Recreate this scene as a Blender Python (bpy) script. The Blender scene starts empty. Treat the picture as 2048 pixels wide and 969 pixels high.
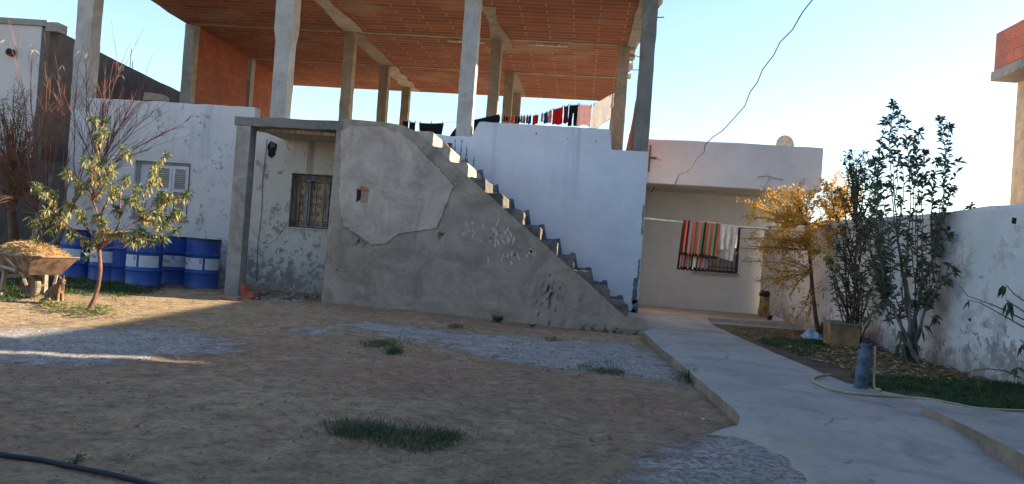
import bpy, bmesh, math, random
import numpy as np
from mathutils import Vector, Matrix, noise
R = math.radians
S = bpy.context.scene
COL = S.collection

# ------------------------------------------------------------------ camera
F = 1540.0; YAW = R(5.0); PIT = math.atan(15.5/F); RO = math.atan(.072)
f0 = Vector((-math.sin(YAW), math.cos(YAW), 0)); r0 = Vector((math.cos(YAW), math.sin(YAW), 0)); zz = Vector((0, 0, 1))
cf = math.cos(PIT)*f0 + math.sin(PIT)*zz; cu0 = math.cos(PIT)*zz - math.sin(PIT)*f0
cr = math.cos(RO)*r0 + math.sin(RO)*cu0; cu = math.cos(RO)*cu0 - math.sin(RO)*r0
EYE = Vector((0, 0, 1.2))
cam = bpy.data.cameras.new('camera'); co = bpy.data.objects.new('camera', cam); COL.objects.link(co)
cam.sensor_width = 36; cam.lens = F/2048*36; cam.clip_start = .05; cam.clip_end = 2000
m3 = Matrix((cr, cu, -cf)).transposed(); m4 = m3.to_4x4(); m4.translation = EYE
co.matrix_world = m4
S.camera = co
# ------------------------------------------------------------------ light
SUN_AZ = 14.5; SUN_EL = 23.95       # azimuth measured from +X towards +Y
sd = Vector((math.cos(R(SUN_AZ))*math.cos(R(SUN_EL)), math.sin(R(SUN_AZ))*math.cos(R(SUN_EL)), math.sin(R(SUN_EL))))
sl = bpy.data.lights.new('sun', 'SUN'); so = bpy.data.objects.new('sun', sl); COL.objects.link(so)
sl.energy = 4.4; sl.angle = R(.5); sl.color = (1, .84, .62)
so.rotation_euler = sd.to_track_quat('Z', 'Y').to_euler()
W = bpy.data.worlds.new('World'); S.world = W; W.use_nodes = True
nt = W.node_tree; bg = nt.nodes['Background']
sky = nt.nodes.new('ShaderNodeTexSky'); sky.sky_type = 'NISHITA'; sky.sun_disc = False
sky.sun_elevation = R(SUN_EL); sky.sun_rotation = R(90-SUN_AZ); sky.air_density = 1.0; sky.dust_density = .7; sky.ozone_density = 1.9
nt.links.new(sky.outputs[0], bg.inputs[0]); bg.inputs[1].default_value = .098
S.view_settings.view_transform = 'Standard'; S.view_settings.look = 'None'
S.view_settings.exposure = 1.8; S.view_settings.gamma = 1
S.render.engine = 'CYCLES'
S.cycles.max_bounces = 8; S.cycles.diffuse_bounces = 5

# ------------------------------------------------------------------ helpers
rng = random.Random(7)
def ray(px, py): return cf + (px-1024)/F*cr - (py-484.5)/F*cu
def P(px, py, X=None, Y=None, Z=None):
    d = ray(px, py)
    t = (X-EYE.x)/d.x if X is not None else (Y-EYE.y)/d.y if Y is not None else (Z-EYE.z)/d.z
    return EYE + d*t
def sm(a, b, x):
    t = min(1, max(0, (x-a)/(b-a))); return t*t*(3-2*t)
def gz(x, y):
    return .11*sm(1.0, -3.6, x)*sm(8, 12, y)
def G(px, py, h=0):
    p = P(px, py, Z=0)
    for _ in range(4): p = P(px, py, Z=gz(p.x, p.y)+h)
    return p
def nz(x, y, z=0, s=1): return noise.noise(Vector((x*s, y*s, z*s)))

def lin(c): return tuple(c) + (1,)
class N:
    def __init__(s, name):
        s.m = bpy.data.materials.new(name); s.m.use_nodes = True
        s.t = s.m.node_tree; s.b = s.t.nodes['Principled BSDF']
        s.tc = s.t.nodes.new('ShaderNodeTexCoord')
        s.b.inputs['Specular IOR Level'].default_value = .25
    def n(s, ty, **k):
        o = s.t.nodes.new('ShaderNode'+ty)
        for a, v in k.items(): setattr(o, a, v)
        return o
    def l(s, a, b): s.t.links.new(a, b)
    def pos(s, sc=(1, 1, 1)):
        m = s.n('Mapping'); m.inputs['Scale'].default_value = sc
        s.l(s.tc.outputs['Object'], m.inputs[0]); return m.outputs[0]
    def noise(s, scale, detail=6, rough=.6, sc=(1, 1, 1), dist=0):
        o = s.n('TexNoise'); o.inputs['Scale'].default_value = scale; o.inputs['Detail'].default_value = detail
        o.inputs['Roughness'].default_value = rough; o.inputs['Distortion'].default_value = dist
        s.l(s.pos(sc), o.inputs['Vector']); return o.outputs[0]
    def ramp(s, v, a, b, inv=False):
        o = s.n('MapRange'); o.interpolation_type = 'SMOOTHSTEP'
        o.inputs[1].default_value = a; o.inputs[2].default_value = b
        if inv: o.inputs[3].default_value = 1; o.inputs[4].default_value = 0
        s.l(v, o.inputs[0]); return o.outputs[0]
    def math(s, op, a, b):
        o = s.n('Math', operation=op)
        for i, v in enumerate((a, b)):
            if isinstance(v, (int, float)): o.inputs[i].default_value = v
            else: s.l(v, o.inputs[i])
        return o.outputs[0]
    def mix(s, f, a, b, mode='MIX'):
        o = s.n('Mix', data_type='RGBA', blend_type=mode)
        if isinstance(f, (int, float)): o.inputs[0].default_value = f
        else: s.l(f, o.inputs[0])
        for i, v in ((6, a), (7, b)):
            if isinstance(v, tuple): o.inputs[i].default_value = v if len(v) == 4 else lin(v)
            else: s.l(v, o.inputs[i])
        return o.outputs[2]
    def attr(s, name):
        o = s.n('Attribute'); o.attribute_name = name; return o
    def out(s, col, rough=.9, bump=None, bs=.3, bd=.02):
        if isinstance(col, tuple): s.b.inputs['Base Color'].default_value = lin(col) if len(col) == 3 else col
        else: s.l(col, s.b.inputs['Base Color'])
        s.b.inputs['Roughness'].default_value = rough
        if bump is not None:
            o = s.n('Bump'); o.inputs['Strength'].default_value = bs; o.inputs['Distance'].default_value = bd
            s.l(bump, o.inputs['Height']); s.l(o.outputs[0], s.b.inputs['Normal'])
        return s.m
    def z(s):
        o = s.n('SeparateXYZ'); s.l(s.tc.outputs['Object'], o.inputs[0]); return o.outputs[2]

def simple(name, c, rough=.8, var=.25, scale=8, bs=.2, metal=0, sc=(1, 1, 1), bd=.01):
    q = N(name); n = q.noise(scale, sc=sc)
    d = tuple(v*(1-var) for v in c); u = tuple(min(1, v*(1+var)) for v in c)
    q.b.inputs['Metallic'].default_value = metal
    return q.out(q.mix(q.ramp(n, .3, .7), d, u), rough, n, bs, bd)
def leafmat(name, c1, c2, trans=.35, scale=3, rough=.5):
    q = N(name)
    n = q.noise(scale, 3)
    at = q.attr('tint').outputs['Fac']
    f = q.math('ADD', q.math('MULTIPLY', q.ramp(n, .35, .65), .4), q.math('MULTIPLY', at, .6))
    c = q.mix(f, c1, c2)
    q.out(c, rough)
    tr = q.n('BsdfTranslucent'); q.l(c, tr.inputs[0])
    mx = q.n('MixShader'); mx.inputs[0].default_value = trans
    q.l(q.b.outputs[0], mx.inputs[1]); q.l(tr.outputs[0], mx.inputs[2])
    q.l(mx.outputs[0], q.t.nodes['Material Output'].inputs[0])
    return q.m

class MB:
    def __init__(s): s.v = []; s.f = []; s.mi = []; s.tint = []; s.cur = 0; s.t = 0
    def face(s, idx): s.f.append(idx); s.mi.append(s.cur); s.tint.append(s.t)
    def add(s, vs, fs):
        b = len(s.v); s.v += [tuple(v) for v in vs]
        for f in fs: s.face([b+i for i in f])
    def box(s, x0, x1, y0, y1, z0, z1):
        s.add([(x, y, z) for x in (x0, x1) for y in (y0, y1) for z in (z0, z1)],
              [(0, 1, 3, 2), (4, 6, 7, 5), (0, 4, 5, 1), (2, 3, 7, 6), (0, 2, 6, 4), (1, 5, 7, 3)])
    def obox(s, c, ax, ay, az):
        c, ax, ay, az = map(Vector, (c, ax, ay, az))
        s.add([c+i*ax+j*ay+k*az for i in (-1, 1) for j in (-1, 1) for k in (-1, 1)],
              [(0, 1, 3, 2), (4, 6, 7, 5), (0, 4, 5, 1), (2, 3, 7, 6), (0, 2, 6, 4), (1, 5, 7, 3)])
    def bar(s, a, b, w, h=None, up=(0, 0, 1)):
        a, b = Vector(a), Vector(b); h = h or w; d = (b-a); up = Vector(up)
        if abs(d.normalized().dot(up)) > .98: up = Vector((0, 1, 0))
        x = d.cross(up).normalized()*w/2; y = d.normalized().cross(x.normalized())*h/2
        s.obox((a+b)/2, d/2, x, y)
    def tube(s, pts, rad, n=6, caps=True):
        pts = [Vector(p) for p in pts]; m = len(pts)
        if not hasattr(rad, '__len__'): rad = [rad]*m
        b = len(s.v); ref = Vector((.3, .9, .31)).normalized()
        for i, p in enumerate(pts):
            d = (pts[min(i+1, m-1)]-pts[max(i-1, 0)])
            if d.length < 1e-7: d = Vector((0, 0, 1))
            d.normalize()
            x = d.cross(ref)
            if x.length < .05: x = d.cross(Vector((1, 0, 0)))
            x.normalize(); y = d.cross(x)
            for k in range(n):
                a = 2*math.pi*k/n; q = p+(x*math.cos(a)+y*math.sin(a))*rad[i]; s.v.append(tuple(q))
        for i in range(m-1):
            for k in range(n):
                k2 = (k+1) % n; s.face([b+i*n+k, b+i*n+k2, b+(i+1)*n+k2, b+(i+1)*n+k])
        if caps:
            s.face([b+k for k in range(n)][::-1]); s.face([b+(m-1)*n+k for k in range(n)])
    def lathe(s, prof, n=24, c=(0, 0, 0)):
        b = len(s.v); m = len(prof)
        for r_, z_ in prof:
            for k in range(n):
                a = 2*math.pi*k/n; s.v.append((c[0]+r_*math.cos(a), c[1]+r_*math.sin(a), c[2]+z_))
        for i in range(m-1):
            for k in range(n):
                k2 = (k+1) % n; s.face([b+i*n+k, b+i*n+k2, b+(i+1)*n+k2, b+(i+1)*n+k])
        s.face([b+k for k in range(n)][::-1]); s.face([b+(m-1)*n+k for k in range(n)])
    def prism(s, poly, y0, y1):            # poly in xz, extruded along y
        n = len(poly); b = len(s.v)
        s.v += [(p[0], y0, p[1]) for p in poly] + [(p[0], y1, p[1]) for p in poly]
        s.face([b+i for i in range(n)]); s.face([b+n+i for i in range(n)][::-1])
        for i in range(n): j = (i+1) % n; s.face([b+j, b+i, b+n+i, b+n+j])
    def vprism(s, poly, z0, z1):           # poly in xy
        n = len(poly); b = len(s.v)
        s.v += [(p[0], p[1], z0) for p in poly] + [(p[0], p[1], z1) for p in poly]
        s.face([b+i for i in range(n)][::-1]); s.face([b+n+i for i in range(n)])
        for i in range(n): j = (i+1) % n; s.face([b+i, b+j, b+n+j, b+n+i])
    def xprism(s, poly, x0, x1):           # poly in yz
        n = len(poly); b = len(s.v)
        s.v += [(x0, p[0], p[1]) for p in poly] + [(x1, p[0], p[1]) for p in poly]
        s.face([b+i for i in range(n)]); s.face([b+n+i for i in range(n)][::-1])
        for i in range(n): j = (i+1) % n; s.face([b+j, b+i, b+n+i, b+n+j])
    def leaf(s, base, d, side, L, w, droop=.15):
        d = Vector(d).normalized(); side = Vector(side)
        side = (side-d*side.dot(d))
        if side.length < 1e-3: side = d.orthogonal()
        side.normalize(); nrm = d.cross(side)
        p = Vector(base); a = p+d*L*.5+side*w/2+nrm*w*.12; c = p+d*L*.5-side*w/2+nrm*w*.12
        t = p+d*L-Vector((0, 0, L*droop))
        s.add([p, a, t, c], [(0, 1, 2, 3)])
    def build(s, name, mats, parent=None, origin=None, smooth=False):
        o_ = Vector((0, 0, 0))
        if parent is not None:
            q = parent
            while q is not None: o_ += q.location; q = q.parent
        elif origin is not None: o_ = Vector(origin)
        me = bpy.data.meshes.new(name)
        me.from_pydata([(v[0]-o_.x, v[1]-o_.y, v[2]-o_.z) for v in s.v], [], s.f)
        if not isinstance(mats, (list, tuple)): mats = [mats]
        for m in mats: me.materials.append(m)
        me.polygons.foreach_set('material_index', s.mi)
        if any(s.tint):
            at = me.attributes.new('tint', 'FLOAT', 'FACE'); at.data.foreach_set('value', s.tint)
        bm = bmesh.new(); bm.from_mesh(me)
        if not getattr(s, 'raw', False): bmesh.ops.recalc_face_normals(bm, faces=bm.faces)
        bm.to_mesh(me); bm.free()
        if smooth: me.polygons.foreach_set('use_smooth', [True]*len(me.polygons))
        ob = bpy.data.objects.new(name, me); COL.objects.link(ob)
        if parent is not None: ob.parent = parent
        elif origin is not None: ob.location = origin
        if smooth == 'auto':
            me.polygons.foreach_set('use_smooth', [True]*len(me.polygons))
            me.set_sharp_from_angle(angle=R(40))
        return ob
def tag(o, label=None, cat=None, group=None, kind=None):
    if label: o['label'] = label
    if cat: o['category'] = cat
    if group: o['group'] = group
    if kind: o['kind'] = kind
    return o
def thing(name, loc, label, cat, group=None):
    o = bpy.data.objects.new(name, None); COL.objects.link(o); o.location = loc; o.empty_display_size = .2
    return tag(o, label, cat, group)
def dup(o, parent=None):
    c = o.copy(); COL.objects.link(c)
    if parent is not None: c.parent = parent; c.matrix_parent_inverse = o.matrix_parent_inverse
    for ch in list(o.children): dup(ch, c)
    return c
def jag(pts, step=.12, amp=.012, seed=0, closed=True):
    """subdivide a 2-D outline and jitter it, for broken concrete and plaster edges"""
    r_ = random.Random(seed); out = []; n = len(pts)
    for i in range(n if closed else n-1):
        a, b = pts[i], pts[(i+1) % n]; L = math.dist(a, b); k = max(1, int(L/step))
        for j in range(k):
            t = j/k; q = [a[0]+(b[0]-a[0])*t, a[1]+(b[1]-a[1])*t]
            if j > 0: q[0] += r_.uniform(-amp, amp); q[1] += r_.uniform(-amp, amp)
            out.append(tuple(q))
    if not closed: out.append(tuple(pts[-1]))
    return out

# ------------------------------------------------------------------ materials
def concrete(name, c=(.30, .285, .25), var=.35, stain=.5):
    q = N(name)
    n1 = q.noise(1.6, 8, .68, dist=1.2); n2 = q.noise(14, 6, .72, dist=.8); n3 = q.noise(5, 5, .65, (1, 1, .25), 1.0)
    a = q.mix(q.ramp(n1, .3, .7), tuple(v*(1-var) for v in c), tuple(v*(1+var*.6) for v in c))
    b = q.mix(q.math('MULTIPLY', q.ramp(n3, .5, .75), stain), a, tuple(v*.45 for v in c))
    d = q.mix(q.math('MULTIPLY', q.ramp(n2, .35, .75), .35), b, tuple(v*1.35 for v in c))
    return q.out(d, .92, q.math('ADD', n2, q.math('MULTIPLY', n1, 1.5)), .5, .03)
def whitewash(name, c, dirt=(.23, .21, .19), amount=.5, low=1.0, lowz=.9, streak=.5, top=3.5):
    """painted render whose paint flakes off in patches, more of it near the ground, with run-off streaks under the top edge"""
    q = N(name); z = q.z()
    n1 = q.noise(1.3, 8, .68); n2 = q.noise(6, 8, .75, dist=.6); n3 = q.noise(3.2, 5, .55, (1, 1, .06)); n4 = q.noise(40, 3, .6)
    base = q.mix(q.ramp(n1, .3, .7), tuple(v*.86 for v in c), c)
    base = q.mix(q.math('MULTIPLY', q.ramp(n2, .5, .75), .35*amount+.05), base, tuple(v*.62 for v in c))
    lowm = q.ramp(z, .05, lowz, True)
    # flakes
    v = q.math('ADD', n2, q.math('MULTIPLY', lowm, .26*low))
    v = q.math('ADD', v, q.math('MULTIPLY', q.ramp(n1, .45, .62), .07))
    fl = q.ramp(v, .70-.06*amount, .74-.06*amount)
    n7 = q.noise(1.9, 10, .8, (1.3, 1, 1)); f2 = q.math('MULTIPLY', q.ramp(q.math('ADD', n7, q.math('MULTIPLY', q.ramp(z, .4, 2.4, True), .06*max(0, low))), .555, .60), .75*max(0, min(1, amount)))
    base = q.mix(f2, base, tuple(v*.8 for v in dirt))
    base = q.mix(q.math('MULTIPLY', fl, .8), base, dirt)
    # soil splash
    sp = q.math('MULTIPLY', q.ramp(q.math('ADD', z, q.math('MULTIPLY', n1, .5)), .25, .75, True), .75*low)
    base = q.mix(sp, base, (.26, .21, .16))
    # run-off
    st = q.math('MULTIPLY', q.ramp(n3, .56, .72), q.math('MULTIPLY', q.ramp(z, top-2.0, top), streak))
    base = q.mix(st, base, tuple(v*.42 for v in c))
    h = q.math('SUBTRACT', q.math('ADD', q.math('MULTIPLY', n4, .25), n2), fl)
    return q.out(base, .9, q.math('ADD', h, q.math('MULTIPLY', n1, 2.0)), .45, .02)
M = {}
M['concrete'] = concrete('raw concrete')
M['concrete_dark'] = concrete('weathered grey concrete', (.20, .19, .165), .3, .6)
M['concrete_light'] = concrete('pale column concrete', (.40, .385, .35), .25, .35)
M['concrete_brown'] = concrete('brown stained concrete', (.30, .245, .18), .3, .5)
M['stairplaster'] = concrete('grey cement render', (.335, .272, .212), .36, .5)
M['oldplaster'] = concrete('pale cement render', (.45, .375, .305), .30, .45)
M['plasterlight'] = simple('light plaster dab', (.50, .425, .35), .9, .15, 20)
M['plasterdark'] = simple('damp plaster stain', (.17, .14, .112), .9, .3, 20)
M['rubble'] = concrete('rough step concrete with painted shade', (.15, .135, .115), .6, .7); M['rubblesunlit'] = concrete('step concrete with painted sun', (.42, .37, .29), .4, .4)  # pale copy paints sun on the top steps, dark copy paints shade below
M['whiteleft'] = whitewash('old whitewash', (.64, .62, .60), amount=1.0, low=.5, lowz=1.5, streak=.5, top=3.6)
M['porchwall'] = whitewash('dirty cream whitewash', (.60, .55, .47), amount=1.0, low=.6, lowz=1.7, streak=.95, top=3.1)
M['whiteright'] = whitewash('fresh bluish whitewash', (.66, .68, .73), dirt=(.2, .22, .25), amount=-.1, low=.5, lowz=.7, streak=.45, top=3.5)
M['bandblue'] = simple('blue grey undercoat', (.15, .165, .18), .9, .4, 9)
M['housewall'] = whitewash('cream house paint', (.56, .585, .60), amount=-1.2, low=.15, lowz=.4, streak=.12, top=3.7)
M['courtwall'] = whitewash('courtyard wall whitewash', (.66, .635, .60), amount=.45, low=.7, lowz=1.0, streak=.5, top=2.2)
M['nbwall'] = whitewash('neighbour white render', (.56, .54, .51), amount=.0, low=.2, streak=.35, top=5.5)
M['blockgrey'] = concrete('grey block render', (.13, .115, .10), .3, .4); M['blockdark'] = concrete('dark block wall', (.075, .065, .055), .3, .4)  # two block wall tones, the second darker
def brick(name, c1, c2, mortar, bw, rh, mort=.012, axes='XY', bs=.6, ms=.006):
    q = N(name)
    sx = q.n('SeparateXYZ'); q.l(q.tc.outputs['Object'], sx.inputs[0]); cx = q.n('CombineXYZ')
    ia, ib = 'XYZ'.index(axes[0]), 'XYZ'.index(axes[1])
    wob = q.math('MULTIPLY', q.math('SUBTRACT', q.noise(.8, 3), .5), .06)
    q.l(sx.outputs[ia], cx.inputs[0]); q.l(q.math('ADD', sx.outputs[ib], wob), cx.inputs[1])
    b = q.n('TexBrick'); q.l(cx.outputs[0], b.inputs['Vector'])
    b.inputs['Color1'].default_value = lin(c1); b.inputs['Color2'].default_value = lin(c2); b.inputs['Mortar'].default_value = lin(mortar)
    b.inputs['Scale'].default_value = 1; b.inputs['Mortar Size'].default_value = mort; b.inputs['Mortar Smooth'].default_value = .2
    b.inputs['Bias'].default_value = 0; b.inputs['Brick Width'].default_value = bw; b.inputs['Row Height'].default_value = rh
    n = q.noise(2.2, 6, .7); n2 = q.noise(18, 5, .7); n3 = q.noise(.55, 5, .6)
    c = q.mix(q.math('MULTIPLY', q.ramp(n, .4, .75), .45), b.outputs[0], tuple(v*.55 for v in c1))
    c = q.mix(q.math('MULTIPLY', q.ramp(n2, .55, .8), .3), c, tuple(min(1, v*1.5+.06) for v in c2))
    c = q.mix(q.math('MULTIPLY', q.ramp(q.math('ADD', n3, q.math('MULTIPLY', n2, .25)), .66, .80), .5), c, mortar)
    # fine ribs of the hollow clay body
    w = q.n('TexWave'); w.bands_direction = 'Y'; q.l(cx.outputs[0], w.inputs['Vector']); w.inputs['Scale'].default_value = 4/ (rh*1.0)/3.14; w.inputs['Distortion'].default_value = .4
    c = q.mix(q.math('MULTIPLY', w.outputs['Fac'], .22), c, tuple(v*.45 for v in c1))
    h = q.math('SUBTRACT', q.math('ADD', q.math('MULTIPLY', n2, .3), q.math('MULTIPLY', w.outputs['Fac'], .25)), b.outputs['Fac'])
    return q.out(c, .9, h, bs, .02)
M['ceilbrick'] = brick('hollow clay ceiling blocks', (.215, .07, .038), (.34, .112, .058), (.42, .28, .19), 1.1, .235, .014, 'XY')
M['wallbrick'] = brick('red hollow brick', (.30, .088, .045), (.38, .125, .065), (.16, .10, .075), .32, .21, .009, 'YZ')
M['nbbrick'] = brick('bright red hollow brick', (.60, .16, .085), (.66, .21, .11), (.30, .18, .15), .32, .21, .008, 'YZ')
M['ochre'] = simple('sunlit ochre render', (.55, .40, .26), .9, .2, 6)  # plain ochre colour of the render
def wood(name, c, var=.4):
    return simple(name, c, .75, var, 14, .4, 0, (1, 1, .1))
M['shutter'] = simple('white shutter paint', (.58, .58, .56), .6, .12, 6)
M['frame'] = simple('grey frame', (.30, .29, .28), .7, .2, 8)
M['iron'] = simple('black wrought iron', (.03, .028, .027), .55, .3, 12)
M['dark'] = simple('dark interior', (.02, .019, .018), .9, .2, 3)
M['slat'] = simple('brown curtain behind glass', (.42, .31, .20), .6, .6, 5, .2, 0, (6, 6, .5))
M['terracotta'] = simple('broken clay brick', (.48, .17, .09), .9, .2, 12)
M['woodlight'] = wood('weathered board', (.50, .42, .32))
M['glassdark'] = simple('dark window glass', (.05, .05, .055), .15, .3, 2)
M['steel'] = simple('galvanised pipe', (.42, .43, .42), .5, .2, 10, .1, .4)
M['rebar'] = simple('rusty rebar', (.16, .08, .05), .8, .3, 20)
M['sillwood'] = simple('pale sill', (.5, .45, .4), .8, .2, 10)
M['cable'] = simple('black cable', (.03, .03, .033), .6, .2, 10)
M['cablegrey'] = simple('grey cable', (.22, .21, .2), .7, .2, 10)

# ------------------------------------------------------------------ ground
def lineset(a, b, n): return list(np.linspace(a, b, n, endpoint=False))
gx = [-400, -150, -60, -30, -20] + lineset(-15, -6, 90) + lineset(-6, 5.5, 210) + lineset(5.5, 9, 20) + [9, 12, 20, 40, 80, 200, 400]
gy = [-300, -60, -20, -5, -1] + lineset(1, 2.4, 14) + lineset(2.4, 9, 170) + lineset(9, 19, 130) + [19, 21, 25, 35, 60, 120, 400]
def pip(x, y, poly):
    ins = False; n = len(poly)
    for i in range(n):
        x1, y1 = poly[i]; x2, y2 = poly[(i+1) % n]
        if (y1 > y) != (y2 > y) and x < (x2-x1)*(y-y1)/(y2-y1)+x1: ins = not ins
    return ins
def pdist(x, y, poly):
    d = 1e9; n = len(poly)
    for i in range(n):
        ax, ay = poly[i]; bx, by = poly[(i+1) % n]; vx, vy = bx-ax, by-ay
        t = max(0, min(1, ((x-ax)*vx+(y-ay)*vy)/(vx*vx+vy*vy+1e-9)))
        d = min(d, math.hypot(x-ax-t*vx, y-ay-t*vy))
    return d if pip(x, y, poly) else -d
def gp(pts): return [(G(*p).x, G(*p).y) for p in pts]
CEM = [gp([(-60, 655), (120, 652), (250, 655), (340, 650), (430, 668), (500, 690), (480, 706), (380, 712), (200, 735), (-60, 728)]),
       gp([(660, 648), (740, 640), (860, 652), (960, 668), (1100, 676), (1240, 682), (1300, 700), (1390, 752), (1340, 772), (1240, 752), (1120, 742), (930, 708), (860, 688), (760, 672)]),
       gp([(1250, 915), (1330, 885), (1400, 862), (1450, 850), (1490, 845), (1900, 845), (1900, 1150), (1200, 1150), (1230, 969)]),
       gp([(560, 655), (640, 652), (700, 668), (620, 675)])]
RED = [gp([(640, 740), (800, 690), (1000, 720), (1240, 760), (1370, 790), (1460, 850), (1350, 880), (1100, 850), (900, 800), (700, 800)]),
       gp([(280, 690), (620, 660), (700, 690), (500, 760), (300, 740)]),
       gp([(640, 605), (1000, 640), (1290, 672), (1200, 678), (900, 650), (660, 630)])]
YEL = [gp([(-100, 590), (250, 590), (520, 600), (640, 608), (700, 640), (500, 650), (200, 655), (-100, 660)])]
GRN = [gp([(800, 780), (1000, 730), (1150, 790), (1300, 850), (1050, 969), (700, 1000), (780, 900)]),
       gp([(300, 900), (620, 930), (640, 1050), (200, 1050)])]
def att(x, y, polys, w):
    d = max(pdist(x, y, p) for p in polys); return max(0, min(1, .5+d/w))
verts = []; cem = []; red = []; yel = []; grn = []
for y in gy:
    for x in gx:
        z = gz(x, y)
        if -16 < x < 9.5 and 1 <= y < 19.5:
            z += .020*nz(x, y, 3, .9) + .016*nz(x, y, 7, 2.7) + .007*nz(x, y, 1, 7) + .004*nz(x, y, 1, 15)
            cem.append(att(x, y, CEM, 1.0)); red.append(att(x, y, RED, 1.4)); yel.append(att(x, y, YEL, 1.6)); grn.append(att(x, y, GRN, 1.6))
        else: cem.append(0); red.append(0); yel.append(0); grn.append(0)
        verts.append((x, y, z))
nxg = len(gx)
faces = [(j*nxg+i, j*nxg+i+1, (j+1)*nxg+i+1, (j+1)*nxg+i) for j in range(len(gy)-1) for i in range(nxg-1)]
me = bpy.data.meshes.new('ground'); me.from_pydata(verts, [], faces)
for nm, d in (('cem', cem), ('red', red), ('yel', yel), ('grn', grn)):
    a = me.attributes.new(nm, 'FLOAT', 'POINT'); a.data.foreach_set('value', d)
me.polygons.foreach_set('use_smooth', [True]*len(me.polygons))
go = bpy.data.objects.new('ground', me); COL.objects.link(go); tag(go, kind='structure')
q = N('packed earth')
n1 = q.noise(.7, 8, .68); n2 = q.noise(4.5, 8, .72, dist=.5); n3 = q.noise(26, 6, .75); n4 = q.noise(3, 6, .7); n5 = q.noise(90, 3, .6)
c = q.mix(q.ramp(n1, .32, .68), (.42, .262, .145), (.56, .372, .215))
c = q.mix(q.math('MULTIPLY', q.ramp(n4, .42, .68), .5), c, (.28, .185, .112))
def mask(name, lo=.47, hi=.56, amp=.9, nn=n2):
    a = q.attr(name).outputs['Fac']
    return q.ramp(q.math('ADD', a, q.math('MULTIPLY', q.math('SUBTRACT', nn, .5), amp)), lo, hi)
c = q.mix(q.math('MULTIPLY', mask('yel', .2, .9, .6), .75), c, (.50, .355, .19))
c = q.mix(q.math('MULTIPLY', mask('red', .25, .85, .8), .55), c, (.43, .225, .125))
c = q.mix(q.math('MULTIPLY', mask('grn', .3, .9, .8), .40), c, (.30, .235, .145))
nA = q.noise(1.7, 7, .7, dist=1.5)
c = q.mix(q.math('MULTIPLY', q.ramp(nA, .50, .60), .5), c, (.27, .185, .12)); c = q.mix(q.math('MULTIPLY', q.ramp(nA, .36, .44, True), .45), c, (.54, .42, .30))
# lime and cement spilt on the soil, worn through in places
cm = q.math('MULTIPLY', mask('cem', .40, .78, 1.5), q.ramp(n3, .36, .52))
cc = q.mix(q.ramp(n2, .35, .65), (.46, .45, .44), (.68, .67, .65))
c = q.mix(q.math('MULTIPLY', cm, .92), c, cc)
c = q.mix(q.math('MULTIPLY', q.ramp(n3, .50, .60), q.math('SUBTRACT', .5, q.math('MULTIPLY', cm, .32))), c, (.19, .138, .095))
c = q.mix(q.math('MULTIPLY', q.ramp(n5, .62, .72), .4), c, (.60, .50, .38))
n8 = q.noise(8, 8, .8, (1, 1.1, 1), .6)
c = q.mix(q.math('MULTIPLY', q.ramp(n8, .515, .585), q.math('SUBTRACT', .6, q.math('MULTIPLY', cm, .40))), c, (.16, .118, .082)); c = q.mix(q.math('MULTIPLY', q.ramp(n8, .40, .47, True), .35), c, (.62, .50, .37))
h = q.math('ADD', q.math('ADD', q.math('MULTIPLY', n2, 1.0), q.math('MULTIPLY', n3, .55)), q.math('MULTIPLY', cm, .35))
go.data.materials.append(q.out(c, .95, h, 1.0, .09))

# path
q = N('smooth cement path')
n1 = q.noise(.9, 7, .65); n2 = q.noise(6, 8, .72); n3 = q.noise(40, 4, .7); n4 = q.noise(1.1, 6, .6, (1, 1, 1), .8); n6 = q.noise(2.4, 6, .6, (2.2, .5, 1))
c = q.mix(q.ramp(n1, .3, .7), (.285, .255, .222), (.37, .335, .295))
c = q.mix(q.math('MULTIPLY', q.ramp(n4, .50, .62), .7), c, (.215, .195, .17))
c = q.mix(q.math('MULTIPLY', q.ramp(n2, .5, .75), .4), c, (.20, .195, .19))
c = q.mix(q.math('MULTIPLY', q.ramp(n6, .58, .72), .35), c, (.40, .375, .34))
vor = q.n('TexVoronoi'); vor.feature = 'DISTANCE_TO_EDGE'; vor.inputs['Scale'].default_value = .55
wv = q.n('Mix', data_type='VECTOR'); wv.inputs[0].default_value = .25
tn = q.n('TexNoise'); tn.inputs['Scale'].default_value = 2.5; tn.inputs['Detail'].default_value = 6; q.l(q.pos(), tn.inputs['Vector'])
q.l(q.pos(), wv.inputs[4]); q.l(tn.outputs[1], wv.inputs[5]); q.l(wv.outputs[1], vor.inputs['Vector'])
crk = q.math('MULTIPLY', q.ramp(vor.outputs[0], .002, .007, True), q.ramp(n1, .5, .6))
c = q.mix(q.math('MULTIPLY', crk, .7), c, (.07, .065, .06))
sxp = q.n('SeparateXYZ'); q.l(q.tc.outputs['Object'], sxp.inputs[0])
dd = q.math('SUBTRACT', sxp.outputs[0], q.math('ADD', q.math('MULTIPLY', sxp.outputs[1], .2), .11))
mk = q.math('MULTIPLY', q.ramp(q.math('ADD', dd, q.math('MULTIPLY', q.math('SUBTRACT', n2, .5), 1.6)), .05, .75, True), q.ramp(sxp.outputs[1], 5.2, 6.0, True))
c = q.mix(q.math('MULTIPLY', mk, .45), c, (.42, .31, .205))
n9 = q.noise(12, 7, .8); c = q.mix(q.math('MULTIPLY', q.ramp(n9, .52, .62), .22), c, (.16, .145, .125))
M['path'] = q.out(c, .85, q.math('SUBTRACT', q.math('ADD', n2, q.math('MULTIPLY', n3, .4)), crk), .3, .015)
M['kerb'] = concrete('earth stained kerb', (.27, .20, .145), .35, .5)
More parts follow.
